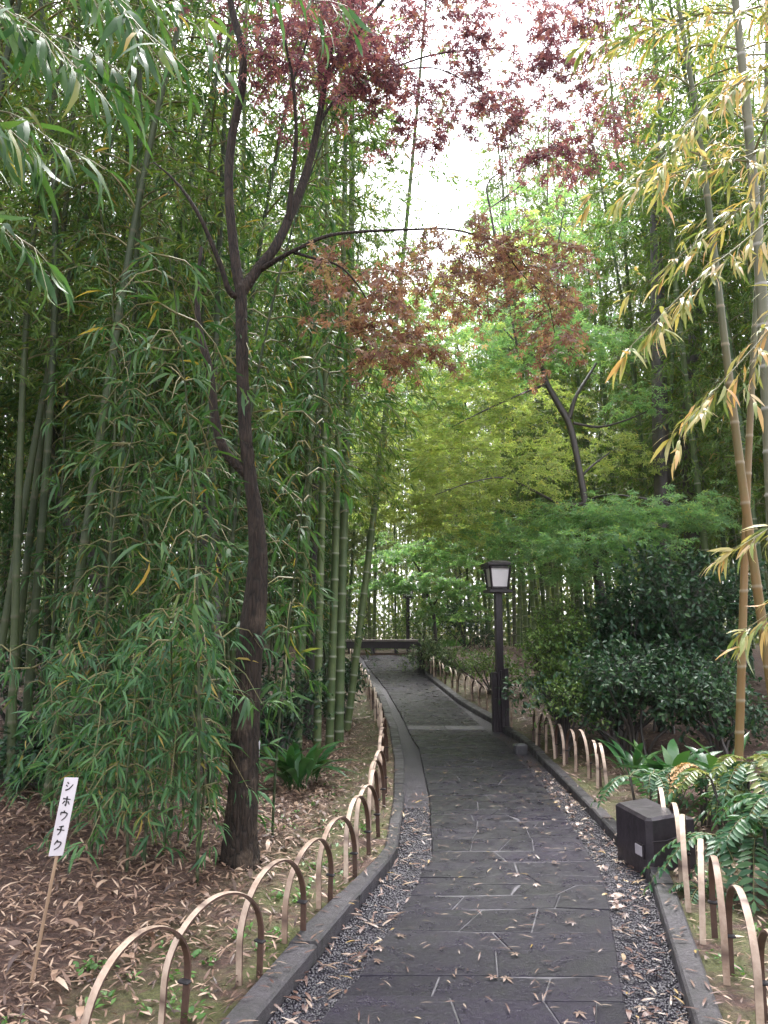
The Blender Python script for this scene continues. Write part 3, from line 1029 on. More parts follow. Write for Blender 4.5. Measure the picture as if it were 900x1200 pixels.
def canopy(p, H, h0, spacing, nb, Lb, twig_gap, twig_len, nl, leaf_L, leaf_W, T, rise=(.3, .8), sag=.55, twigs=True, shape=None, az0=None):
    """branches at every node with twigs and fans of leaves; returns a filled MB (slot 0 leaf, slot 1 twig)"""
    mb = MB()
    tp, td = [], []
    zz = np.arange(h0, H - .05, spacing)
    for i, z in enumerate(zz):
        c = np.array([np.interp(z, p[:, 2], p[:, k]) for k in range(3)])
        t = (z - h0) / max(H - h0, .1)
        sh = (shape(t) if shape else (.55 + .9 * t) * (1 - t) ** .55 + .18)
        for b in range(nb):
            az = i * math.pi * .97 + b * (2 * math.pi / max(nb, 1)) + rng.normal(0, .45) + (az0 or 0)
            L = Lb * sh * rng.uniform(.6, 1.25)
            n = max(4, int(L / .12))
            s = np.linspace(0, 1, n)
            el = rng.uniform(*rise)
            rad = s * L * math.cos(el); up = s * L * math.sin(el) - sag * L * s ** 2.2
            ca, sa = math.cos(az), math.sin(az)
            q = c + np.column_stack([rad * ca, rad * sa, up])
            if twigs:
                v, f = tube(q, np.linspace(.006, .0015, n) * (1 + L), 3, False)
                mb.add(v, f, 1)
            m = max(1, int(L * .85 / twig_gap))
            for u in np.linspace(.22, 1, m):
                a = np.array([np.interp(u, s, q[:, k]) for k in range(3)])
                for side in (-1, 1):
                    d = np.array([ca, sa, .1]) + side * rng.uniform(.3, 1.1) * np.array([-sa, ca, 0]) + rng.normal(0, .35, 3)
                    d /= np.linalg.norm(d)
                    tl = twig_len * rng.uniform(.5, 1.3) * (1.1 - .4 * u)
                    e = a + d * tl + np.array([0, 0, -.35 * tl])
                    tp.append(np.stack([a, e])); td.append(d)
    tp = np.array(tp); td = np.array(td)
    n = len(tp)
    if twigs:
        # a sliver of twig (three sided, two stations)
        w = .0018
        a, e = tp[:, 0], tp[:, 1]
        x = unit(np.cross(td, np.array([0, 0, 1.0]))) * w
        V = np.stack([a - x, a + x, e], 1).reshape(-1, 3)
        mb.add(V, np.arange(n * 3).reshape(-1, 3), 1)
    cnt = nl
    u = rng.uniform(.35, 1.0, (n, cnt)); u[:, 0] = 1
    pos = tp[:, None, 0] * (1 - u[..., None]) + tp[:, None, 1] * u[..., None]
    d = td[:, None] + rng.normal(0, .55, (n, cnt, 3)) + np.array([0, 0, -.55])
    pos = pos.reshape(-1, 3); d = unit(d.reshape(-1, 3))
    nrm = np.array([0, 0, 1.0]) + rng.normal(0, .45, (len(pos), 3))
    L = leaf_L * rng.uniform(.6, 1.25, len(pos))
    put_leaves(mb, T, pos, d, nrm, L, L * leaf_W)
    return mb

def variants(n, make):
    return [make(i) for i in range(n)]

def make_moso(i, H, r0, h0, leafL, dens, far=False, leaf='bamboo_leaf', cm='culm', nl=5, Lb=1.35, T=None):
    p, v, f, at = culm(H, r0, rng.uniform(.5, 1.6), .34, 7 if far else 10)
    c = MB().add(v, f, 0, at).build('culm', M[cm], None, True, 'ring')
    fo = canopy(p, H, h0, .34, 2, Lb, dens, .26, nl, leafL, .155, T or (T_diamond() if far else T_blade()), (.35, .95), .75, True).build('foliage', [M[leaf], M['twig']], None, True)
    for o in (c, fo):
        COL.objects.unlink(o)
    return c.data, fo.data

def plant_from(name, data, loc, rotz, lean, scale, label, cat, group, parts=('culm', 'foliage')):
    r = empty(name, loc, (lean[0], lean[1], rotz), scale)
    r.rotation_mode = 'XYZ'
    tag(r, label, cat, group)
    # lean is applied in world axes after the spin
    r.rotation_euler = (Matrix.Rotation(lean[0], 3, 'X') @ Matrix.Rotation(lean[1], 3, 'Y') @ Matrix.Rotation(rotz, 3, 'Z')).to_euler()
    for pn, d in zip(parts, data):
        o = bpy.data.objects.new(pn, d)
        link(o, r)
    return r

rng = np.random.default_rng(21); random.seed(21)
MOSO = variants(5, lambda i: make_moso(i, rng.uniform(14, 17), rng.uniform(.055, .07), rng.uniform(2.6, 4.4), .14, .105, nl=6, Lb=1.45))
FAR = variants(4, lambda i: make_moso(i, rng.uniform(13, 16.5), rng.uniform(.055, .07), rng.uniform(2.4, 4.5), .23, .13, True, 'hazed_far_leaf', 'grey_culm' if i % 2 else 'culm', 6, 1.7))
SQ_ = []
for i in range(5):
    H = rng.uniform(5.2, 7.0)
    p, v, f, at = culm(H, rng.uniform(.016, .024), rng.uniform(.4, 1.2), .20, 6, .25, .25)
    c = MB().add(v, f, 0, at).build('culm', M['square_culm'], None, True, 'ring')
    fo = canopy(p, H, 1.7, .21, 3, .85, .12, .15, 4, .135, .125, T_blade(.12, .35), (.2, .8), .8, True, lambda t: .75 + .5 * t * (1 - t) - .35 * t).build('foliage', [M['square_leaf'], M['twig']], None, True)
    COL.objects.unlink(c); COL.objects.unlink(fo)
    SQ_.append((c.data, fo.data))
YG = []
for i in range(4):
    H = rng.uniform(1.5, 2.2)
    p, v, f, at = culm(H, rng.uniform(.009, .013), rng.uniform(.3, .7), .14, 6, .25, .3)
    c = MB().add(v, f, 0, at).build('culm', M['square_culm'], None, True, 'ring')
    fo = canopy(p, H, .40, .15, 3, .50, .115, .11, 4, .135, .13, T_blade(.12, .40), (.2, .9), .9, True, lambda t: .6 + .7 * t * (1 - t)).build('foliage', [M['young_leaf'], M['twig']], None, True)
    COL.objects.unlink(c); COL.objects.unlink(fo)
    YG.append((c.data, fo.data))

THIN = variants(3, lambda i: make_moso(i, rng.uniform(11, 12.5), rng.uniform(.036, .044), rng.uniform(3.2, 4.2), .13, .11, nl=5, Lb=1.2, cm='square_culm'))
taken = []
def free(x, y, dmin):
    for a, b in taken:
        if (a - x) ** 2 + (b - y) ** 2 < dmin * dmin: return False
    taken.append((x, y)); return True

def grow(n, region, dmin, name, pool, label, cat, group, lean_sd=.05, scale=(.85, 1.12), lean_mu=(0, 0)):
    k = 0
    for _ in range(n * 40):
        if k >= n: break
        x, y = region()
        if not free(x, y, dmin): continue
        plant_from(name, random.choice(pool), (x, y, float(soil(x, y)) - .05), random.uniform(0, 6.28),
                   (random.gauss(lean_mu[0], lean_sd), random.gauss(lean_mu[1], lean_sd)), random.uniform(*scale), label, cat, group)
        k += 1

def left_of(y0, y1, d0, d1, pw=1.0):
    def f():
        y = random.uniform(y0, y1); d = d0 + (d1 - d0) * random.random() ** pw
        return float(KLo(y)) - d, y
    return f
def right_of(y0, y1, d0, d1, pw=1.0):
    def f():
        y = random.uniform(y0, y1); d = d0 + (d1 - d0) * random.random() ** pw
        return float(KRo(y)) + d, y
    return f

# culms that stand out one by one
def one(px, Y, pool, lean, sc, label, name='tall_bamboo', rz=0):
    x = P(px, 700, Y)[0]
    taken.append((x, Y))
    return plant_from(name, pool, (x, Y, float(soil(x, Y)) - .05), rz, lean, sc, label, 'bamboo', None)

one(400, 11.4, MOSO[0], (0, R(.8)), 1.1, 'thick grey-green bamboo culm standing straight closest to the path beyond the maple', rz=.5)
one(407, 12.6, MOSO[1], (R(-2), R(7)), .95, 'bamboo culm leaning out over the path beside the thick straight one', rz=2)
one(374, 10.4, MOSO[2], (R(1), R(1)), 1.0, 'upright bamboo culm with yellowish base just past the maple trunk', rz=1)
one(386, 11.0, MOSO[3], (R(1), R(2)), 1.0, 'upright bamboo culm squeezed beside the straight thick one', rz=4)
one(352, 10.2, MOSO[4], (R(0), R(1)), .95, 'green bamboo culm seen just clear of the maple trunk', rz=3)
one(18, 7.6, THIN[0], (R(1), R(3.5)), 1.0, 'dark green bamboo culm leaning inward at the outer edge of the grove', rz=5)
one(40, 7.2, THIN[2], (R(2), R(2.6)), 1.0, 'tall thin bamboo culm leaning inward behind the white name board', rz=3.5)
one(120, 7.4, THIN[1], (R(1), R(3.2)), 1.0, 'slim pair bamboo culm rising behind the young drooping bamboo', rz=.2)
one(135, 7.9, THIN[0], (R(1), R(3.8)), 1.05, 'slim pair bamboo culm crossing its neighbour behind the young bamboo', rz=1.2)

random.seed(33)
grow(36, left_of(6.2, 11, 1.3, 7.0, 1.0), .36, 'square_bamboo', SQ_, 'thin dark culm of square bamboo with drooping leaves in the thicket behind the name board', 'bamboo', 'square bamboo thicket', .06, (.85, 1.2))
grow(12, left_of(9.5, 14, .8, 3.2), .4, 'square_bamboo', SQ_, 'thin leafy bamboo growing among the thick culms beyond the maple', 'bamboo', 'thin bamboo among the thick culms', .06, (.9, 1.15))
grow(85, left_of(9.5, 27, .9, 14, 1.2), .5, 'tall_bamboo', MOSO, 'tall green bamboo culm in the shaded grove behind the square bamboo', 'bamboo', 'grove behind the square bamboo', .04)
grow(46, right_of(11.5, 18.5, 4.0, 11, 1.1), .5, 'tall_bamboo', MOSO, 'tall green bamboo culm in the grove behind the green maple and dark shrubs', 'bamboo', 'grove behind the green maple', .045, (.85, 1.12), (0, -.02))
grow(55, right_of(18.5, 30, 2.6, 13, 1.1), .5, 'tall_bamboo', MOSO, 'tall green bamboo culm in the grove behind the green maple and dark shrubs', 'bamboo', 'grove behind the green maple', .045, (.85, 1.12), (0, -.03))
def far_gap():
    return random.choice((random.uniform(3.6, 10), random.uniform(3.6, 10), random.uniform(-6, -2.6))), random.uniform(23.5, 29)
grow(16, far_gap, .8, 'distant_bamboo', FAR, 'pale distant bamboo culm standing just past the bench at the edge of the sky gap', 'bamboo', 'pale culms just past the bench', .04, (1.05, 1.25))
def far_region():
    y = random.uniform(28, 46)
    return random.uniform(-18, 20), y
grow(26, left_of(6.4, 10.5, 1.2, 6.5), .3, 'tall_bamboo', THIN, 'slim dark bamboo culm standing close packed among the square bamboo', 'bamboo', 'slim culms among the square bamboo', .045)
grow(110, far_region, .6, 'distant_bamboo', FAR, 'hazy distant bamboo culm in the grove beyond the bench', 'bamboo', 'far grove beyond the bench', .04)

# short drooping young bamboo in front of the maple
random.seed(8)
YGP = [(70, 6.0), (110, 5.1), (150, 4.9), (172, 5.0), (198, 5.3), (225, 5.6), (240, 5.2), (140, 5.7), (95, 5.6), (185, 5.9), (215, 6.3)]
for k, (px, Y) in enumerate(YGP):
    x = P(px, 900, Y)[0]
    plant_from('young_bamboo', YG[k % 4], (x, Y, float(soil(x, Y)) - .03), random.uniform(0, 6.28), (random.gauss(0, .06), random.gauss(0, .06)), random.uniform(.8, 1.0),
               'short young bamboo with large drooping leaves between the name board and the maple trunk', 'bamboo', 'young bamboo by the name board')

SP3 = []
for i in range(2):
    H = rng.uniform(3.5, 3.9)
    p, v, f, at = culm(H, .011, .5, .17, 6, .25, .3)
    c = MB().add(v, f, 0, at).build('culm', M['square_culm'], None, True, 'ring')
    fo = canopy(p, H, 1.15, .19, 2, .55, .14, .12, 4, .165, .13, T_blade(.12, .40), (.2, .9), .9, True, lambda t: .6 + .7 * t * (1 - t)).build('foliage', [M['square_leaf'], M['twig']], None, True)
    COL.objects.unlink(c); COL.objects.unlink(fo)
    SP3.append((c.data, fo.data))
for k, (px, Y) in enumerate([(236, 4.85), (322, 5.9), (118, 5.9), (165, 6.1), (205, 5.8)]):
    x = P(px, 900, Y)[0]
    plant_from('square_bamboo', SP3[k % 2], (x, Y, float(soil(x, Y)) - .03), random.uniform(0, 6.28), (random.gauss(0, .04), random.gauss(0, .04)), 1.0,
               'thin waist-to-overhead bamboo stem with drooping leaves between maple trunk and name board', 'bamboo', 'thin stems near the maple trunk')

# sprays that hang into the view: a clump just beside the path on each side
def spray_plant(name, base, H, r0, label, branches, leaf, cm, leafL, leafW, T, nl=6, top=None, gap=.09, droop=.5):
    """culm at base with long branches given as world polylines; leaves fan from twigs along each branch"""
    r = empty(name, base)
    tag(r, label, 'bamboo')
    b = np.array(base)
    p, v, f, at = culm(H, r0, .6 if top is None else 0, .28, 10)
    if top is not None:
        s = (v[:, 2] / H)[:, None]
        v = v + np.array([top[0] - b[0], top[1] - b[1], 0]) * s
    MB().add(v, f, 0, at).build('culm', M[cm], r, True, 'ring')
    for br in branches:
        mb = MB()
        q = spline(np.array(br) - b, 24)
        vv, ff = tube(q, np.linspace(.006, .0015, 24), 5, False)
        mb.add(vv, ff, 1)
        Ln = np.linalg.norm(np.diff(q, axis=0), axis=1).sum()
        t = unit(np.gradient(q, axis=0))
        n = int(Ln * .8 / gap)
        pos, dd = [], []
        for u in np.linspace(.25, 1, n):
            i = min(23, int(u * 23))
            a = q[i]; tt = t[i]
            sd = unit(np.cross(tt, np.array([0, 0, 1.0])))
            for s in (-1, 1):
                d = unit(tt * rng.uniform(.4, 1) + s * sd * rng.uniform(.2, .9) + rng.normal(0, .25, 3))
                L = rng.uniform(.06, .2)
                e = a + d * L + np.array([0, 0, -.3 * L])
                vv, ff = tube([a, (a + e) / 2 + [0, 0, .01], e], [.0018, .0014, .001], 3, False)
                mb.add(vv, ff, 1)
                for w in np.linspace(.4, 1, nl):
                    pos.append(a * (1 - w) + e * w); dd.append(unit(d + rng.normal(0, .38, 3) + np.array([0, 0, -droop])))
        pos, dd = np.array(pos), np.array(dd)
        L = leafL * rng.uniform(.55, 1.2, len(pos))
        put_leaves(mb, T, pos, dd, np.array([0, 0, 1.0]) + rnd(len(pos), .4), L, L * leafW)
        mb.build('leafy_branch', [M[leaf], M['twig']], r, True)
    return r

rng = np.random.default_rng(77)
bl = (-2.75, 2.6, float(soil(-2.75, 2.6)))
spray_plant('square_bamboo', bl, 5.2, .02, 'close bamboo spray with broad glossy leaves hanging over the outer upper corner of the bank',
            [[(-2.7, 2.6, 2.9), P(-60, 60, 2.5), P(60, 40, 2.4), P(150, 90, 2.3)],
             [(-2.7, 2.6, 3.1), P(-40, -60, 2.6), P(110, -40, 2.5), P(230, 30, 2.4)],
             [(-2.7, 2.6, 2.7), P(-120, 190, 2.5), P(-10, 130, 2.35), P(70, 170, 2.3)],
             [(-2.7, 2.6, 3.2), P(60, -90, 2.9), P(240, -60, 2.9), P(390, 10, 2.9)],
             [(-2.7, 2.6, 3.0), P(-80, 20, 2.3), P(20, 20, 2.2), P(100, 90, 2.15)],
             [(-2.7, 2.6, 3.1), P(-20, -80, 2.3), P(100, -30, 2.25), P(190, 60, 2.2)],
             [(-2.7, 2.6, 2.6), P(-120, 130, 2.2), P(-40, 110, 2.1), P(20, 160, 2.1)],
             [(-2.7, 2.6, 2.4), P(-150, 300, 2.6), P(-40, 250, 2.5), P(40, 290, 2.5)]],
            'square_leaf', 'square_culm', .16, .135, T_blade(.14, .40), 3, None, .13, .75)
br_ = (2.35, 3.5, float(soil(2.35, 3.5)))
spray_plant('golden_bamboo', br_, 6.0, .022, 'variegated bamboo with pale yellow leaf sprays reaching in over the fern-like plants',
            [[(2.35, 3.5, 3.0), P(960, 90, 3.3), P(860, 100, 3.2), P(770, 190, 3.1)],
             [(2.35, 3.5, 2.9), P(960, 180, 3.5), P(850, 190, 3.5), P(700, 225, 3.5)],
             [(2.35, 3.5, 2.6), P(950, 260, 3.3), P(850, 300, 3.2), P(740, 405, 3.1)],
             [(2.35, 3.5, 2.5), P(960, 330, 3.4), P(890, 400, 3.3), P(800, 500, 3.2)],
             [(2.35, 3.5, 2.7), P(960, 210, 3.6), P(880, 235, 3.7), P(760, 330, 3.7)],
             [(2.35, 3.5, 2.0), P(980, 560, 3.3), P(930, 600, 3.2), P(868, 640, 3.1)],
             [(2.35, 3.5, 1.8), P(970, 660, 3.3), P(940, 690, 3.2), P(885, 730, 3.2)],
             [(2.35, 3.5, 3.3), P(960, 10, 3.9), P(850, 20, 4.0), P(690, 50, 4.2)]],
            'gold_leaf', 'gold_culm', .115, .15, T_blade(.12, .25), 7, None, .10, .45)

def bare_culm(px0, py0, px1, py1, Y, r0, cm, label, H=11):
    """culm through two photo points at distance Y"""
    a, b_ = P(px0, py0, Y), P(px1, py1, Y)
    k = (b_ - a) / (b_[2] - a[2])
    z0 = float(soil(a[0], Y))
    base = a + k * (z0 - a[2])
    p, v, f, at = culm(H, r0, .25, .33, 12)
    v = v + np.outer(v[:, 2], [k[0], k[1], 0])
    p = p + np.outer(p[:, 2], [k[0], k[1], 0])
    r = empty('golden_bamboo', base)
    tag(r, label, 'bamboo')
    MB().add(v, f, 0, at).build('culm', M[cm], r, True, 'ring')
    canopy(p, H, 5.6, .36, 2, 1.2, .14, .24, 5, .13, .15, T_blade(), (.35, .9), .7).build('foliage', [M['gold_leaf'] if cm == 'gold_culm' else M['bamboo_leaf'], M['twig']], r)
bare_culm(890, 690, 845, 330, 6.6, .043, 'gold_culm', 'orange-yellow bamboo culm leaning over the fern-like plants')
bare_culm(868, 800, 880, 560, 7.0, .038, 'gold_culm', 'yellow-green bamboo culm crossing behind the orange one')
bare_culm(896, 420, 868, 0, 6.2, .062, 'grey_culm', 'thick grey bamboo culm with pale rings beside the pale yellow leaf sprays')

# ------------------------------------------------------------------ trees
def limb(mb, pts, n=None, sides=12, rough=.10, m=0, flare=0):
    """pts rows: (px, py, Y, width in photo pixels) -> bark tube"""
    q = []
    for px, py, Y, w in pts:
        a = P(px, py, Y)
        q.append([*a, w * Y / 900 / 2 * 1.02])
    return limb3(mb, q, n, sides, rough, m, flare)

def limb3(mb, q, n=None, sides=12, rough=.10, m=0, flare=0):
    q = np.asarray(q, float)
    L = np.linalg.norm(np.diff(q[:, :3], axis=0), axis=1).sum()
    n = n or max(10, int(L / .07))
    s = spline(q, n)
    r = np.maximum(s[:, 3], .0025)
    if flare:
        h = s[:, 2] - s[0, 2]
        r = r * (1 + flare * np.exp(-np.maximum(h, 0) / .16))
    a = np.arange(sides)
    j = 1 + rough * (np.sin(a[None] * 2 + np.cumsum(rng.normal(0, .35, n))[:, None]) * .5 + rng.normal(0, .45, (n, sides)) * .6
                     + np.sin(a[None] * 3 + np.linspace(0, 5, n)[:, None]) * .45)
    v, f = tube(s[:, :3], r, sides, True, jitter=j)
    mb.add(v, f, m)
    return s

def pads(mb, cs, T, leaf, per, up=.5, droop=.25, twig_m=1, thick=.25, anchor=None, star_w=1.0, tiltn=.35):
    """crown built of pads: cs rows (centre xyz, rx, ry, rz, twigs); each twig carries a run of leaves"""
    P_, D_, N_ = [], [], []
    for c, rx, ry, rz, nt in cs:
        c = np.asarray(c, float)
        nt = int(nt)
        for _ in range(nt):
            a = rng.uniform(0, 2 * np.pi); rr = math.sqrt(rng.random())
            z = rng.normal(0, .5) * rz
            st = c + np.array([math.cos(a) * rr * rx, math.sin(a) * rr * ry, z - droop * rr * rr * rz])
            az = a + rng.normal(0, .7)
            L = rng.uniform(.15, .42) * (.6 + .5 * min(1, rx))
            d = np.array([math.cos(az), math.sin(az), rng.normal(-.10, .22) - droop * .5])
            k = per
            u = np.linspace(.1, 1, k)
            line = st + d * L * u[:, None] + np.array([0, 0, -1]) * (.3 * droop * L * u[:, None] ** 2)
            v, f = tube(line[[0, k // 2, k - 1]], [.0028, .002, .0012], 3, False)
            mb.add(v, f, twig_m)
            sd = np.array([-d[1], d[0], 0]); sd /= np.linalg.norm(sd) + 1e-9
            for side in (-1, 1):
                P_.append(line + rng.normal(0, .018, (k, 3)) + sd * side * .015)
                D_.append(d * .6 + side * sd * rng.uniform(.4, 1.2, (k, 1)) + rng.normal(0, .35, (k, 3)) + np.array([0, 0, -droop]))
                N_.append(np.tile([0, 0, 1.0], (k, 1)) + rng.normal(0, tiltn, (k, 3)))
    pos, d, nr = np.vstack(P_), np.vstack(D_), np.vstack(N_)
    L = leaf * rng.uniform(.65, 1.2, len(pos))
    put_leaves(mb, T, pos, d, nr, L, L * star_w)

def px_pads(rows, Yf=1.0):
    """rows (px, py, rx px, ry px, Y, twigs)"""
    out = []
    for px, py, rx, ry, Y, nt in rows:
        k = Y / 900
        out.append((P(px, py, Y), rx * k, max(rx * k * .8, .35), ry * k, nt))
    return out

rng = np.random.default_rng(5)
# the big maple on the bank
Ym = 5.3
gz = float(soil(P(282, 1022, Ym)[0], Ym))
mroot = empty('red_maple_tree', (P(282, 1022, Ym)[0], Ym, gz))
tag(mroot, 'big dark-barked maple with red leaves leaning over the path from the bank', 'tree')
loc0 = np.array(mroot.location)
mb = MB()
def off(rows, dY=0):
    return [(a, b, c + dY, d) for a, b, c, d in rows]
limb(mb, [(282, 1030, Ym, 39), (281, 985, Ym, 34), (284, 930, Ym, 32), (287, 860, Ym, 31), (292, 780, Ym, 29), (298, 715, Ym, 26), (302, 655, Ym, 20.5), (299, 600, Ym, 17), (293, 560, Ym, 15.5), (287, 500, Ym, 14), (284, 430, Ym, 13.5), (283, 370, Ym, 13.5), (282, 335, Ym, 14)], 110, 20, .13, flare=.28)
mb.v[-1] -= loc0
limb(mb, [(283, 345, Ym, 13), (277, 315, Ym, 12), (272, 270, Ym, 11), (268, 215, Ym, 11), (272, 160, Ym, 10.5), (283, 105, Ym - .05, 10.5), (284, 60, Ym - .1, 9.5), (273, 15, Ym - .1, 8.5), (262, -40, Ym - .1, 7.5), (258, -120, Ym, 6)], None, 14, .11)
mb.v[-1] -= loc0
R1 = [(281, 345, Ym, 14), (300, 318, Ym + .05, 13), (324, 287, Ym + .1, 12), (343, 245, Ym + .2, 10.5), (358, 205, Ym + .3, 9.5), (370, 160, Ym + .4, 8.5), (384, 90, Ym + .5, 7), (410, 50, Ym + .6, 5.5), (445, 5, Ym + .7, 4.5), (480, -40, Ym + .8, 3)]
limb(mb, R1, None, 12, .1); mb.v[-1] -= loc0
for rows in (
    [(338, 258, Ym + .15, 8), (342, 215, Ym + .1, 6.5), (347, 160, Ym, 5), (343, 95, Ym - .1, 4), (331, 35, Ym - .1, 3), (322, -10, Ym - .1, 2)],
    [(343, 96, Ym - .05, 3), (356, 60, Ym, 2.5), (366, 25, Ym, 2)],
    [(382, 98, Ym + .45, 5), (388, 60, Ym + .4, 4), (398, 20, Ym + .3, 3), (404, -20, Ym + .3, 2)],
    [(384, 92, Ym + .5, 5.5), (402, 55, Ym + .7, 4.5), (420, 15, Ym + .9, 3.5), (430, -20, Ym + 1, 2.5)],
    [(372, 148, Ym + .4, 4.5), (395, 115, Ym + .6, 4), (430, 95, Ym + .9, 3.2), (470, 76, Ym + 1.2, 2.8), (520, 62, Ym + 1.5, 2.4), (590, 56, Ym + 1.8, 1.8)],
    [(450, 85, Ym + 1.0, 2.4), (510, 80, Ym + 1.2, 2), (560, 105, Ym + 1.4, 1.6), (620, 150, Ym + 1.6, 1.2)],
    [(306, 316, Ym + .05, 7), (325, 304, Ym, 6), (350, 291, Ym - .05, 5), (385, 276, Ym, 4.2), (430, 271, Ym + .2, 3.5), (480, 269, Ym + .4, 3), (530, 269, Ym + .6, 2.6), (580, 282, Ym + .8, 2.2), (640, 300, Ym + .9, 1.6)],
    [(345, 296, Ym, 4), (372, 304, Ym - .1, 3.2), (398, 312, Ym - .1, 2.6), (420, 335, Ym - .1, 2), (440, 370, Ym - .1, 1.5)],
    [(585, 284, Ym + .8, 2), (610, 320, Ym + .8, 1.6), (640, 350, Ym + .8, 1.3), (650, 390, Ym + .8, 1)],
    [(297, 566, Ym, 10), (278, 545, Ym - .02, 11), (262, 525, Ym - .05, 10.5), (252, 490, Ym - .08, 10), (246, 440, Ym - .1, 9.5), (241, 415, Ym - .1, 9), (233, 385, Ym - .1, 8), (231, 340, Ym - .1, 6), (236, 290, Ym - .1, 4)],
    [(280, 350, Ym, 8), (268, 340, Ym - .05, 7), (258, 310, Ym - .1, 6), (232, 250, Ym - .2, 4.5), (205, 212, Ym - .2, 3), (180, 190, Ym - .2, 2)],
):
    limb(mb, rows, None, 8, .10); mb.v[-1] -= loc0
mb.build('trunk', M['bark'], mroot)
rng = np.random.default_rng(6)
red = [(370, 20, 65, 50, 5.4, 85), (410, 60, 45, 45, 5.8, 60), (340, 70, 40, 40, 5.3, 36), (450, 10, 50, 35, 5.9, 55), (520, 20, 60, 35, 6.4, 58), (600, 10, 60, 35, 6.6, 55), (470, 100, 40, 40, 6.0, 44),
       (520, 85, 55, 40, 6.5, 50), (585, 70, 55, 45, 6.8, 50), (640, 90, 45, 45, 6.9, 50), (560, 120, 40, 40, 6.6, 32), (620, 150, 45, 40, 6.9, 42), (655, 180, 35, 28, 6.9, 36), (690, 120, 35, 45, 7.0, 42), (720, 75, 35, 35, 7.0, 34),
       (660, 20, 26, 40, 6.0, 48), (700, 20, 50, 30, 6.9, 30), (500, 140, 30, 30, 6.2, 16), (420, -60, 150, 40, 6, 110), (620, -60, 130, 40, 6.5, 90), (300, -50, 80, 40, 5.3, 50)]
brown = [(525, 285, 45, 28, 5.9, 42), (575, 285, 40, 24, 6.1, 40), (620, 290, 45, 24, 6.2, 46), (660, 305, 26, 24, 6.2, 24), (505, 325, 36, 28, 5.9, 30), (560, 330, 36, 24, 6.1, 22), (620, 340, 30, 26, 6.1, 24), (652, 365, 24, 26, 6.1, 24), (656, 400, 20, 20, 6.1, 18),
         (415, 300, 30, 22, 5.3, 20), (440, 340, 32, 34, 5.3, 36), (400, 345, 26, 20, 5.2, 14), (465, 385, 36, 26, 5.4, 36), (490, 400, 22, 18, 5.5, 16), (445, 405, 20, 18, 5.3, 14), (530, 350, 30, 16, 6.0, 12)]
for rows, mm, nm in ((red, 'red_maple', 'crown'), (brown, 'brown_maple', 'crown')):
    mb = MB()
    pads(mb, [(c, a, b, z, n * (.85 if mm == 'red_maple' else .74)) for c, a, b, z, n in px_pads(rows)], T_star(), .066, 6, droop=.55, tiltn=.6)
    for a in mb.v: a -= loc0
    mb.build(nm, [M[mm], M['bark']], mroot)

# the green maple behind the lamp
rng = np.random.default_rng(9)
Yg = 13.2
g0 = P(706, 770, Yg); g0[2] = float(soil(g0[0], Yg))
groot = empty('green_maple_tree', g0)
tag(groot, 'green maple with bent dark trunk and flat layered leaf sheets behind the lamp post', 'tree')
mb = MB()
a = P(700, 690, Yg)
limb3(mb, [[*g0, .12], [*(P(706, 720, Yg)), 0.086], [*(P(700, 670, Yg)), 0.078], [*(P(690, 625, Yg)), 0.066], [*(P(685, 585, Yg)), 0.061], [*(P(678, 545, Yg)), 0.058], [*(P(668, 500, Yg)), 0.058], [*(P(655, 475, Yg)), 0.056], [*(P(640, 448, Yg)), 0.048], [*(P(632, 425, Yg)), 0.035], [*(P(608, 405, Yg)), 0.023], [*(P(590, 385, Yg)), 0.016]], None, 12, .1)
for rows in ([(667, 490, Yg, 6), (675, 465, Yg, 4.5), (690, 440, Yg + .3, 3.5), (706, 415, Yg + .5, 2)], [(634, 430, Yg, 5), (640, 390, Yg, 3.5), (636, 340, Yg, 3), (648, 315, Yg, 2), (660, 250, Yg, 1.5)],
             [(640, 450, Yg, 3), (610, 462, Yg - .3, 2.4), (570, 480, Yg - .5, 1.8), (530, 500, Yg - .6, 1)], [(672, 496, Yg, 3.5), (705, 500, Yg + .2, 3), (745, 488, Yg + .5, 2), (780, 470, Yg + .7, 1.2)],
             [(686, 590, Yg, 5), (660, 592, Yg - .3, 4), (625, 575, Yg - .7, 3), (590, 560, Yg - 1, 2.2), (550, 566, Yg - 1.2, 1.4), (510, 580, Yg - 1.3, 1)], [(686, 590, Yg, 5), (710, 580, Yg - .5, 3), (760, 585, Yg - .9, 2.4), (820, 600, Yg - 1, 1.4)],
             [(680, 560, Yg, 3), (695, 545, Yg, 2.4), (715, 530, Yg + .2, 1.4)], [(606, 405, Yg, 3), (575, 250, Yg - .3, 2.6), (572, 215, Yg - .3, 2), (590, 200, Yg - .3, 1.3)], [(573, 245, Yg - .3, 2), (600, 225, Yg - .3, 1.6), (620, 208, Yg - .3, 1)]):
    limb(mb, rows, None, 6, .08)
for v in mb.v: v -= g0
mb.build('trunk', M['bark_green'], groot)
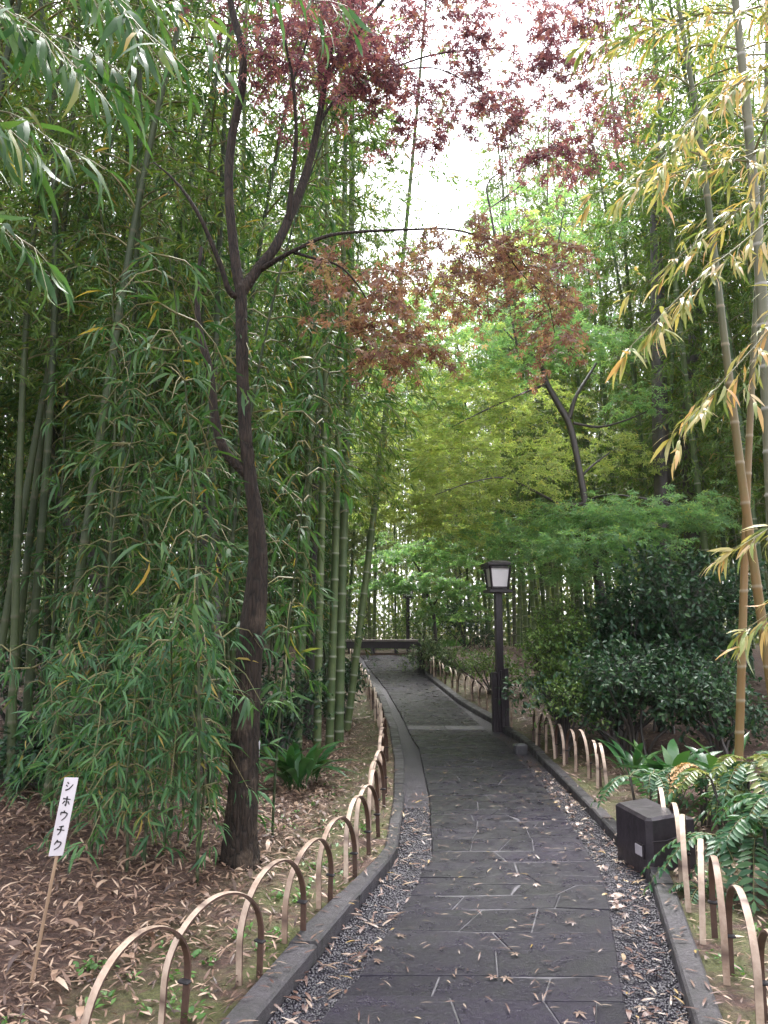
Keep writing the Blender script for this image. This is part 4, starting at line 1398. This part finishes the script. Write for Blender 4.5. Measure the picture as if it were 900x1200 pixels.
gm = [(545, 636, 50, 14, 14.4, 70), (600, 615, 60, 14, 13.9, 95), (660, 610, 60, 12, 13.6, 100), (710, 600, 60, 12, 12.2, 100), (770, 600, 60, 12, 12.0, 100), (820, 605, 40, 14, 12.4, 55), (620, 645, 50, 12, 13.8, 70), (680, 640, 60, 12, 11.8, 85), (740, 635, 55, 14, 11.9, 70), (640, 675, 40, 12, 13.8, 36), (700, 668, 40, 12, 12.2, 36),
      (480, 470, 60, 18, 13.4, 60), (600, 380, 60, 14, 13.0, 80), (660, 400, 50, 12, 12.6, 66), (700, 400, 50, 10, 13.2, 60), (540, 410, 50, 14, 12.8, 66), (520, 360, 40, 14, 13.5, 46), (690, 270, 50, 20, 14.0, 40), (610, 240, 60, 24, 14.0, 60), (650, 340, 40, 18, 13, 36), (740, 470, 40, 10, 13.6, 36), (600, 430, 50, 14, 13.4, 60)]
lm = [(500, 500, 50, 20, 13.4, 66), (550, 480, 55, 18, 13.0, 80), (600, 500, 50, 18, 13.6, 66), (540, 540, 60, 16, 13.0, 84), (490, 580, 55, 18, 13.0, 80), (550, 590, 55, 14, 12.8, 84), (600, 560, 50, 14, 12.8, 66), (520, 620, 50, 14, 13.4, 55), (640, 540, 40, 14, 14.2, 46), (690, 520, 50, 12, 14.3, 46), (730, 540, 46, 12, 14.5, 40), (460, 540, 40, 18, 14.0, 46), (630, 460, 50, 14, 14.2, 55), (580, 300, 60, 24, 14.5, 60), (640, 280, 60, 24, 15, 46), (560, 440, 40, 14, 13.2, 46)]
for rows, mm in ((gm, 'green_maple'), (lm, 'lime_maple')):
    mb = MB()
    pads(mb, [(c, a, b * 1.3, z * 1.6, n * 1.15) for c, a, b, z, n in px_pads(rows)], T_star(3), .09, 8, droop=.14, tiltn=.5, star_w=1.25)
    for v in mb.v: v -= g0
    mb.build('crown', [M[mm], M['twig']], groot)

# maple across the path, its limb reaching out behind the thick culms
rng = np.random.default_rng(10)
Yb = 15.0
b0 = P(384, 800, Yb); b0[2] = float(soil(b0[0], Yb))
broot = empty('green_maple_tree', b0)
tag(broot, 'maple half hidden behind the thick culms with bare dark limb over the path', 'tree')
mb = MB()
limb3(mb, [[*b0, .14], [*P(380, 700, Yb), .12], [*P(375, 600, Yb), .11], [*P(372, 540, Yb), .10], [*P(366, 480, Yb), .08], [*P(360, 400, Yb), .05]], None, 12, .1)
limb(mb, [(375, 560, Yb, 7), (395, 535, Yb, 5.5), (410, 514, Yb, 5), (428, 500, Yb, 4.5), (440, 485, Yb, 4), (452, 468, Yb, 3), (480, 430, Yb, 2), (505, 415, Yb, 1.2)], None, 8, .1)
limb(mb, [(376, 600, Yb, 5), (400, 570, Yb, 3), (430, 548, Yb, 2.2), (480, 530, Yb, 1.6), (540, 525, Yb, 1)], None, 6, .1)
for v in mb.v: v -= b0
mb.build('trunk', M['bark_green'], broot)
mb = MB()
pads(mb, px_pads([(470, 425, 50, 16, 15, 60), (505, 440, 50, 18, 15, 60), (500, 400, 40, 14, 15.4, 40), (450, 470, 40, 14, 15.2, 30), (490, 545, 60, 14, 15, 60), (540, 520, 50, 14, 15.2, 50), (450, 600, 30, 14, 15.4, 24), (430, 540, 30, 14, 15.6, 20), (480, 480, 60, 16, 17.0, 60), (520, 500, 55, 16, 17.5, 60), (455, 520, 40, 16, 16.5, 40), (500, 570, 55, 14, 17.0, 60), (470, 600, 45, 12, 17.5, 45), (535, 450, 50, 14, 17.5, 50), (530, 610, 45, 12, 17.8, 40), (550, 380, 50, 16, 17.0, 45), (500, 345, 40, 18, 16.5, 40)]), T_star(3), .10, 12, droop=.14, tiltn=.5, star_w=1.3)
for v in mb.v: v -= b0
mb.build('crown', [M['lime_maple'], M['twig']], broot)

# small maple near the bench
Yc = 21.0
c0 = P(512, 752, Yc); c0[2] = float(soil(c0[0], Yc))
croot = empty('small_maple_tree', c0)
tag(croot, 'small blue-green maple with thin trunk spreading beside the bench', 'tree')
mb = MB()
limb3(mb, [[*c0, .05], [*P(508, 720, Yc), .045], [*P(500, 695, Yc), .04], [*P(492, 670, Yc), .03], [*P(480, 650, Yc), .015]], None, 8, .08)
limb(mb, [(506, 715, Yc, 2), (520, 690, Yc, 1.4), (545, 670, Yc, 1)], None, 6, .08)
for v in mb.v: v -= c0
mb.build('trunk', M['bark_green'], croot)
mb = MB()
pads(mb, px_pads([(470, 650, 50, 10, 20.5, 60), (500, 640, 50, 10, 21, 60), (455, 685, 40, 8, 20.5, 46), (500, 680, 50, 9, 20, 60), (540, 690, 36, 10, 20.5, 40), (530, 715, 36, 10, 20.5, 36), (540, 655, 40, 9, 21, 40)]), T_star(3), .12, 12, droop=.15, tiltn=.5, star_w=1.3)
for v in mb.v: v -= c0
mb.build('crown', [M['green_maple'], M['twig']], croot)

# dark trunks standing in the groves; they end in leafy heads above
def dark_tree(px, Y, pts, label, head, mat_leaf='bamboo_leaf'):
    b0 = P(px, 760, Y); b0[2] = float(soil(b0[0], Y)) - .05
    r = empty('forest_tree', b0)
    tag(r, label, 'tree')
    mb = MB()
    q = [[*b0, pts[0][2]]] + [[*P(x, y, Y), w] for x, y, w in pts]
    limb3(mb, q, None, 14, .14, flare=.2)
    for v in mb.v: v -= b0
    mb.build('trunk', M['bark_green'], r)
    mb = MB()
    pads(mb, px_pads(head), T_oval(), .11, 6, droop=.3, tiltn=.5, star_w=.45)
    for v in mb.v: v -= b0
    mb.build('crown', [M[mat_leaf], M['bark_green']], r)
rng = np.random.default_rng(12)
dark_tree(777, 14.5, [(777, 700, .15), (777, 600, .145), (774, 520, .14), (772, 430, .13), (770, 330, .12), (768, 240, .09), (775, 150, .05)], 'straight dark trunk rising behind the flat green maple sheets',
          [(770, 200, 60, 40, 14.5, 60), (740, 260, 50, 30, 14.5, 40), (800, 250, 50, 30, 14.5, 40), (775, 130, 60, 40, 14.5, 50)])
dark_tree(812, 15.5, [(812, 700, .24), (815, 620, .23), (812, 560, .21), (806, 520, .19), (812, 440, .15), (818, 340, .10)], 'stout dark trunk with a knotty swelling among the culms behind the dark shrubs',
          [(815, 330, 60, 40, 15.5, 50), (830, 260, 60, 40, 15.5, 50)])
dark_tree(100, 8.8, [(118, 720, .10), (116, 680, .10), (104, 650, .09), (86, 622, .08), (72, 590, .06), (60, 540, .05), (62, 470, .03)], 'crooked dark trunk leaning outward inside the square bamboo thicket',
          [(60, 470, 60, 40, 8.8, 50), (90, 420, 50, 40, 8.8, 40)])
dark_tree(240, 8.2, [(242, 760, .15), (245, 700, .14), (243, 620, .12), (238, 520, .10), (240, 420, .06)], 'dark trunk behind the young drooping bamboo beside the big maple',
          [(240, 430, 50, 50, 8.2, 50)])
dark_tree(366, 11.8, [(366, 700, .12), (370, 610, .12), (368, 560, .11), (371, 480, .10), (368, 400, .07)], 'dark trunk wedged between the thick culms beyond the maple',
          [(368, 400, 50, 40, 11.8, 40)])

# ------------------------------------------------------------------ shrubs and ground plants
def shrub(name, px, py, Y, rx, rz, nt, leaf, lw, ml, label, cat='shrub', group=None, T=None, trunk=True, per=5):
    """px,py: photo pixel of the middle; rx, rz radii in metres; leafy sprigs in a lumpy mass over several stems"""
    c = P(px, py, Y)
    z0 = float(soil(c[0], Y))
    base = np.array([c[0], Y, z0])
    r = empty(name, base); tag(r, label, cat, group)
    h = max(c[2] - z0, rz * .6)
    st = MB(); fo = MB()
    lobes = [(rng.normal(0, rx * .45), rng.normal(0, rx * .38), h + rng.normal(0, rz * .38), rng.uniform(.40, .68)) for _ in range(9)]
    Pp, Dd, Nn = [], [], []
    for lx, ly, lz, s in lobes:
        q = np.array([[rng.normal(0, .06), rng.normal(0, .06), -.05, .022], [lx * .3, ly * .3, lz * .35, .018], [lx * .8, ly * .8, lz * .8, .012], [lx, ly, lz + rz * .2, .005]])
        limb3(st, q, 12, 5, .05)
    for _ in range(nt):
        lx, ly, lz, s = lobes[rng.integers(len(lobes))]
        d = unit(rng.normal(0, 1, 3) + np.array([0, 0, .25])); rad = rng.random() ** .45 * s
        p0 = np.array([lx, ly, lz]) + d * rad * np.array([rx, rx, rz])
        if p0[2] < .05: p0[2] = rng.uniform(.05, .25)
        dd = unit(d + rng.normal(0, .5, 3) + np.array([0, 0, .2]))
        k = per
        u = np.linspace(0, 1, k)[:, None]
        L = leaf * 1.8
        Pp.append(p0 + dd * L * u + rng.normal(0, .008, (k, 3)))
        Dd.append(dd * .5 + rng.normal(0, .75, (k, 3)) + np.array([0, 0, -.1]))
        Nn.append(np.array([0, 0, 1.0]) + .5 * dd + rng.normal(0, .4, (k, 3)))
        v, f = tube([p0 - dd * L * .5, p0 + dd * L], [.003, .0015], 3, False)
        fo.add(v, f, 1)
    pos, d, nr = np.vstack(Pp), np.vstack(Dd), np.vstack(Nn)
    L = leaf * rng.uniform(.65, 1.2, len(pos))
    put_leaves(fo, T or T_oval(), pos, d, nr, L, L * lw)
    st.build('stems', M['bark_green'], r)
    fo.build('foliage', [M[ml], M['bark_green']], r)
    return r

rng = np.random.default_rng(14)
shrub('camellia_shrub', 718, 745, 11.2, .9, .85, 900, .085, .55, 'camellia', 'dark glossy evergreen shrub filling the space under the green maple')
shrub('camellia_shrub', 768, 738, 11.6, 1.1, .85, 950, .085, .55, 'camellia', 'taller dark glossy shrub between the two dark trunks and the path edge')
shrub('camellia_shrub', 835, 735, 10.6, .85, .9, 800, .085, .55, 'camellia', 'dark glossy shrub at the foot of the yellow bamboo culms')
shrub('camellia_shrub', 745, 800, 9.9, .9, .5, 560, .08, .5, 'camellia', 'low dark shrub behind the broad strap leaves')
shrub('azalea_shrub', 655, 758, 11.5, .55, .75, 1300, .06, .5, 'azalea', 'bright yellow-green shrub crowding against the lamp post', T=T_oval())
shrub('azalea_shrub', 655, 800, 11.2, .5, .40, 600, .055, .5, 'azalea', 'yellow-green low shrub spilling over the far hoops beside the lamp post')
shrub('camellia_shrub', 720, 815, 10.2, .8, .45, 700, .075, .5, 'camellia', 'dark skirt of foliage hiding the stems under the large glossy shrub')
shrub('camellia_shrub', 840, 810, 9.4, .8, .5, 700, .075, .5, 'camellia', 'dark low shrub between the golden culms and the strap leaves')
shrub('azalea_shrub', 660, 815, 10.2, .55, .35, 420, .05, .5, 'azalea', 'low green shrub behind the hoops near the lamp post')
shrub('azalea_shrub', 575, 782, 16.0, .75, .5, 420, .06, .5, 'azalea', 'small pale green shrub on the far side of the lamp post')
shrub('variegated_shrub', 518, 770, 19.3, .65, .4, 420, .10, .45, 'aucuba', 'low shrub with whitish leaves next to the short timber post')
shrub('round_shrub', 505, 728, 25.5, 1.1, .8, 520, .09, .5, 'azalea', 'rounded grey-green shrub behind the end of the bench')
shrub('round_shrub', 545, 730, 24.6, .9, .7, 420, .09, .5, 'camellia', 'rounded dark shrub beside the small maple')
shrub('camellia_shrub', 70, 905, 7.2, .5, .40, 420, .075, .5, 'camellia', 'small dark shrub behind the white name board')
shrub('camellia_shrub', 405, 800, 13.4, .55, .5, 420, .08, .5, 'camellia', 'dark shrub at the foot of the straight thick culms by the slope')
shrub('camellia_shrub', 330, 850, 9.4, .55, .45, 460, .075, .5, 'camellia', 'dark low shrub behind the cast iron plant and the maple trunk')
for px, py, Y in ((20, 770, 11.5), (150, 790, 10.5), (250, 800, 12)):
    shrub('camellia_shrub', px, py, Y, 1.0, .6, 520, .09, .5, 'camellia', 'dim evergreen undergrowth shrub deep inside the square bamboo thicket', group='shrubs deep in the thicket')

def strap_plant(px, py, Y, n, L, label, lw=.11):
    b = P(px, py, Y); b[2] = float(soil(b[0], Y))
    r = empty('strap_leaf_plant', b); tag(r, label, 'plant')
    mb = MB()
    for k in range(n):
        az = rng.uniform(0, 6.28); el = rng.uniform(.75, 1.35); ln = L * rng.uniform(.65, 1.15)
        u = np.linspace(0, 1, 9)
        rad = ln * u * math.cos(el) + .25 * ln * u ** 3
        z = ln * u * math.sin(el) - ln * (.55 * (1.5 - el) + .12) * u ** 2.6
        q = np.column_stack([rad * math.cos(az), rad * math.sin(az), z]) + np.array([rng.normal(0, .05), rng.normal(0, .05), 0])
        w = ln * lw * np.array([.10, .12, .35, .75, 1, 1, .85, .5, .02]) * .5
        sd = np.array([-math.sin(az), math.cos(az), 0])
        tw = rng.normal(0, .25)
        sd = sd * math.cos(tw) + np.array([0, 0, 1]) * math.sin(tw)
        V = np.stack([q - sd * w[:, None] + [0, 0, .0], q - np.array([0, 0, 1]) * w[:, None] * .25, q + sd * w[:, None]], 1).reshape(-1, 3)
        Q = []
        for i in range(8):
            for j in range(2):
                Q.append((3 * i + j, 3 * i + j + 1, 3 * i + j + 4, 3 * i + j + 3))
        mb.quads(V, Q)
    mb.build('leaves', M['strap_leaf'], r)
rng = np.random.default_rng(15)
strap_plant(345, 915, 7.8, 34, .72, 'cast iron plant with long arching dark leaves behind the maple trunk', .12)
strap_plant(365, 900, 8.3, 20, .62, 'second arching strap-leaved clump on the path side of the larger one', .12)
strap_plant(785, 905, 7.6, 30, .78, 'broad strap-leaved clump between the dark shrubs and fern-like plants', .15)
strap_plant(745, 895, 8.4, 22, .62, 'darker strap-leaved clump just past the hoops near the lamp side', .12)
strap_plant(850, 890, 7.2, 22, .82, 'strap-leaved clump in front of the yellow bamboo culms', .13)

def frond_plant(px, py, Y, zt, n, L, mats, label, name='mahonia', stems=3, az_lim=None):
    """pinnate evergreen: whorls of arching fronds on short stems"""
    b = P(px, py, Y); b[2] = float(soil(b[0], Y))
    r = empty(name, b); tag(r, label, 'plant')
    st = MB(); parts = {}
    heads = []
    for s in range(stems):
        hx, hy = rng.normal(0, .16), rng.normal(0, .14)
        hz = zt * rng.uniform(.55, 1.0)
        v, f = tube([(hx * .3, hy * .3, -.05), (hx * .7, hy * .7, hz * .5), (hx, hy, hz)], [.014, .012, .010], 6)
        st.add(v, f); heads.append((hx, hy, hz))
    st.build('stem', M['bark_green'], r)
    fo = MB()
    for k in range(n):
        hx, hy, hz = heads[k % stems]
        az = rng.uniform(0, 6.28) if az_lim is None else rng.uniform(*az_lim)
        el = rng.uniform(.0, .85); ln = L * rng.uniform(.7, 1.15)
        u = np.linspace(0, 1, 12)
        rad = ln * u * math.cos(el); z = ln * u * math.sin(el) - ln * .78 * u ** 2
        q = np.column_stack([hx + rad * math.cos(az), hy + rad * math.sin(az), hz + z])
        v, f = tube(q, np.linspace(.004, .0015, 12), 4, False)
        fo.add(v, f, 2)
        t = unit(np.gradient(q, axis=0))
        sd = unit(np.cross(t, np.array([0, 0, 1.0])))
        upv = np.cross(sd, t)
        np_ = 12
        m = 1 if (len(mats) > 1 and rng.random() < .35) else 0
        pos, dd, nn = [], [], []
        for w in np.linspace(.12, .98, np_):
            i = w * 11; i0 = int(i); fr = i - i0; i1 = min(i0 + 1, 11)
            a = q[i0] * (1 - fr) + q[i1] * fr
            for s in (-1, 1):
                pos.append(a); dd.append(s * sd[i0] + .45 * t[i0] - .12 * upv[i0] + rng.normal(0, .08, 3)); nn.append(upv[i0] + rng.normal(0, .15, 3))
        pos.append(q[-1]); dd.append(t[-1]); nn.append(upv[-1])
        pos, dd, nn = map(np.array, (pos, dd, nn))
        sc = np.append(np.repeat(np.sin(np.linspace(.5, 2.7, np_)) * .6 + .45, 2), .8)
        LL = ln * .21 * sc * rng.uniform(.85, 1.1, len(pos))
        put_leaves(fo, T_oval(), pos, dd, nn, LL, LL * .40, m)
    fo.build('fronds', [M[mats[0]], M[mats[-1]], M['twig']], r)
rng = np.random.default_rng(16)
frond_plant(866, 1000, 4.95, .52, 22, .42, ['mahonia'], 'glossy green fern-like mahonia arching over the hoops beside the black box')
frond_plant(905, 1000, 4.7, .62, 26, .44, ['mahonia'], 'larger green mahonia at the outer side of the hoop fence', stems=4)
frond_plant(838, 965, 6.1, .48, 20, .38, ['mahonia'], 'mahonia with drooping fronds right behind the black box')
frond_plant(752, 938, 6.75, .46, 24, .34, ['mahonia'], 'small bluish-green mahonia standing behind the hoops past the black box')
frond_plant(870, 940, 6.0, .62, 24, .46, ['mahonia', 'mahonia_yellow'], 'mahonia with some yellowing fronds below the golden bamboo')
frond_plant(820, 930, 6.6, .48, 18, .40, ['mahonia_yellow', 'mahonia'], 'pale yellow-green mahonia between the strap leaves and the green fronds')
frond_plant(855, 930, 6.3, .72, 5, .40, ['dry_leaf'], 'dry tan frond sticking up above the green mahonias', 'dry_mahonia', 1, (2.6, 4.2))
frond_plant(800, 1050, 5.0, .08, 8, .22, ['mahonia'], 'low green seedling leaning against the foot of the black box', 'mahonia', 1)

# weeds and moss tufts by the kerbs (uncountable)
rng = np.random.default_rng(17)
mb = MB()
pos, dd = [], []
for k in range(150):
    lft = rng.random() < .55
    y = 3 + 6 * rng.random() ** 1.4
    d = .03 + .8 * rng.random()
    x = float(KLo(y)) - d if lft else float(KRo(y)) + d
    z = float(soil(x, y))
    for j in range(rng.integers(5, 12)):
        a = rng.uniform(0, 6.28)
        pos.append((x + rng.normal(0, .025), y + rng.normal(0, .025), z + rng.uniform(0, .03))); dd.append((math.cos(a), math.sin(a), rng.uniform(.2, .9)))
L = rng.uniform(.018, .045, len(pos))
put_leaves(mb, T_oval(), np.array(pos), np.array(dd), np.array([0, 0, 1.0]) + rnd(len(pos), .3), L, L * .6)
o = mb.build('weeds', M['weed'])
tag(o, 'tiny green weeds sprouting from the mossy soil along the kerbs', 'weeds', kind='stuff')

# the open, lit lawn far behind the bench
mb = MB()
n = 5200
x = rng.uniform(-4, 3, n); y = rng.uniform(27, 34, n)
dd = rng.normal(0, .35, (n, 3)) + np.array([0, 0, 1.0])
L = rng.uniform(.12, .35, n)
put_leaves(mb, T_diamond(), np.stack([x, y, soil(x, y)], -1), dd, rnd(n, 1) + np.array([0, -1, 0]), L, L * .12)
o = mb.build('grass', M['weed'])
tag(o, 'bright tall grass in the open light behind the bench', 'grass', kind='stuff')

# the wood that closes the view far beyond, one mass
rng = np.random.default_rng(40)
mb = MB()
for k in range(260):
    a = rng.uniform(R(-62), R(62)); d = rng.uniform(46, 62)
    x, y = d * math.sin(a), d * math.cos(a)
    v, f = tube([(x, y, .5), (x + rng.normal(0, .3), y, 8), (x + rng.normal(0, .9), y, 16)], [.08, .07, .02], 5, False)
    mb.add(v, f, 1)
    n = 210
    c = rng.normal(0, 1, (n, 3)) * [1.3, 1.3, 4.2] + [x, y, rng.uniform(10, 14)]
    c[:, 2] = np.where(c[:, 2] < 2.0, rng.uniform(2, 14, n), c[:, 2])
    d_ = rnd(n) + np.array([0, 0, -.6])
    L = rng.uniform(.35, .8, n)
    put_leaves(mb, T_diamond(), c, d_, rnd(n, .6) + np.array([0, 0, 1.0]), L, L * .34)
o = mb.build('bamboo_forest', [M['hazed_far_leaf'], M['culm']])
tag(o, 'hazy far bamboo wood closing the view beyond the distant culms', 'forest', kind='stuff')

# damp forest air
me = bpy.data.meshes.new('haze')
hx0, hx1, hy0, hy1, hz0, hz1 = -75, 75, -12, 80, -1.2, 26
me.from_pydata([(x, y, z) for x in (hx0, hx1) for y in (hy0, hy1) for z in (hz0, hz1)], [],
               [(0, 1, 3, 2), (4, 6, 7, 5), (0, 4, 5, 1), (2, 3, 7, 6), (0, 2, 6, 4), (1, 5, 7, 3)])
ho = link(bpy.data.objects.new('haze', me))
hm = bpy.data.materials.new('damp air'); hm.use_nodes = True
hn = hm.node_tree.nodes; hn.clear()
pv = hn.new('ShaderNodeVolumePrincipled')
pv.inputs['Color'].default_value = (.93, .95, .96, 1)
pv.inputs['Density'].default_value = .0002
oo = hn.new('ShaderNodeOutputMaterial')
hm.node_tree.links.new(pv.outputs[0], oo.inputs['Volume'])
me.materials.append(hm)
tag(ho, kind='stuff')
cy.volume_bounces = 1

# waist-high undergrowth under the far culms, one mass
rng = np.random.default_rng(41)
mb = MB()
n = 80000
y = rng.uniform(29, 52, n); x = rng.uniform(-26, 26, n)
lump = .5 + .5 * np.sin(x * .9 + 1.7 * np.sin(y * .6)) * np.cos(y * .8 + x * .3)
z = .95 + (2.0 + 5.5 * lump) * rng.random(n) ** 1.3
clear = (np.abs(x + 1.2) < 1.9) & (y < 35)
x = np.where(clear, x + np.where(rng.random(n) < .5, -5, 5), x)
L = rng.uniform(.14, .34, n)
put_leaves(mb, T_diamond(), np.stack([x, y, z], -1), rnd(n) + np.array([0, 0, -.2]), rnd(n, .6) + np.array([0, 0, 1.0]), L, L * .45)
o = mb.build('undergrowth', M['hazed_far_leaf'])
tag(o, 'soft green undergrowth between the distant bamboo culms', 'undergrowth', kind='stuff')
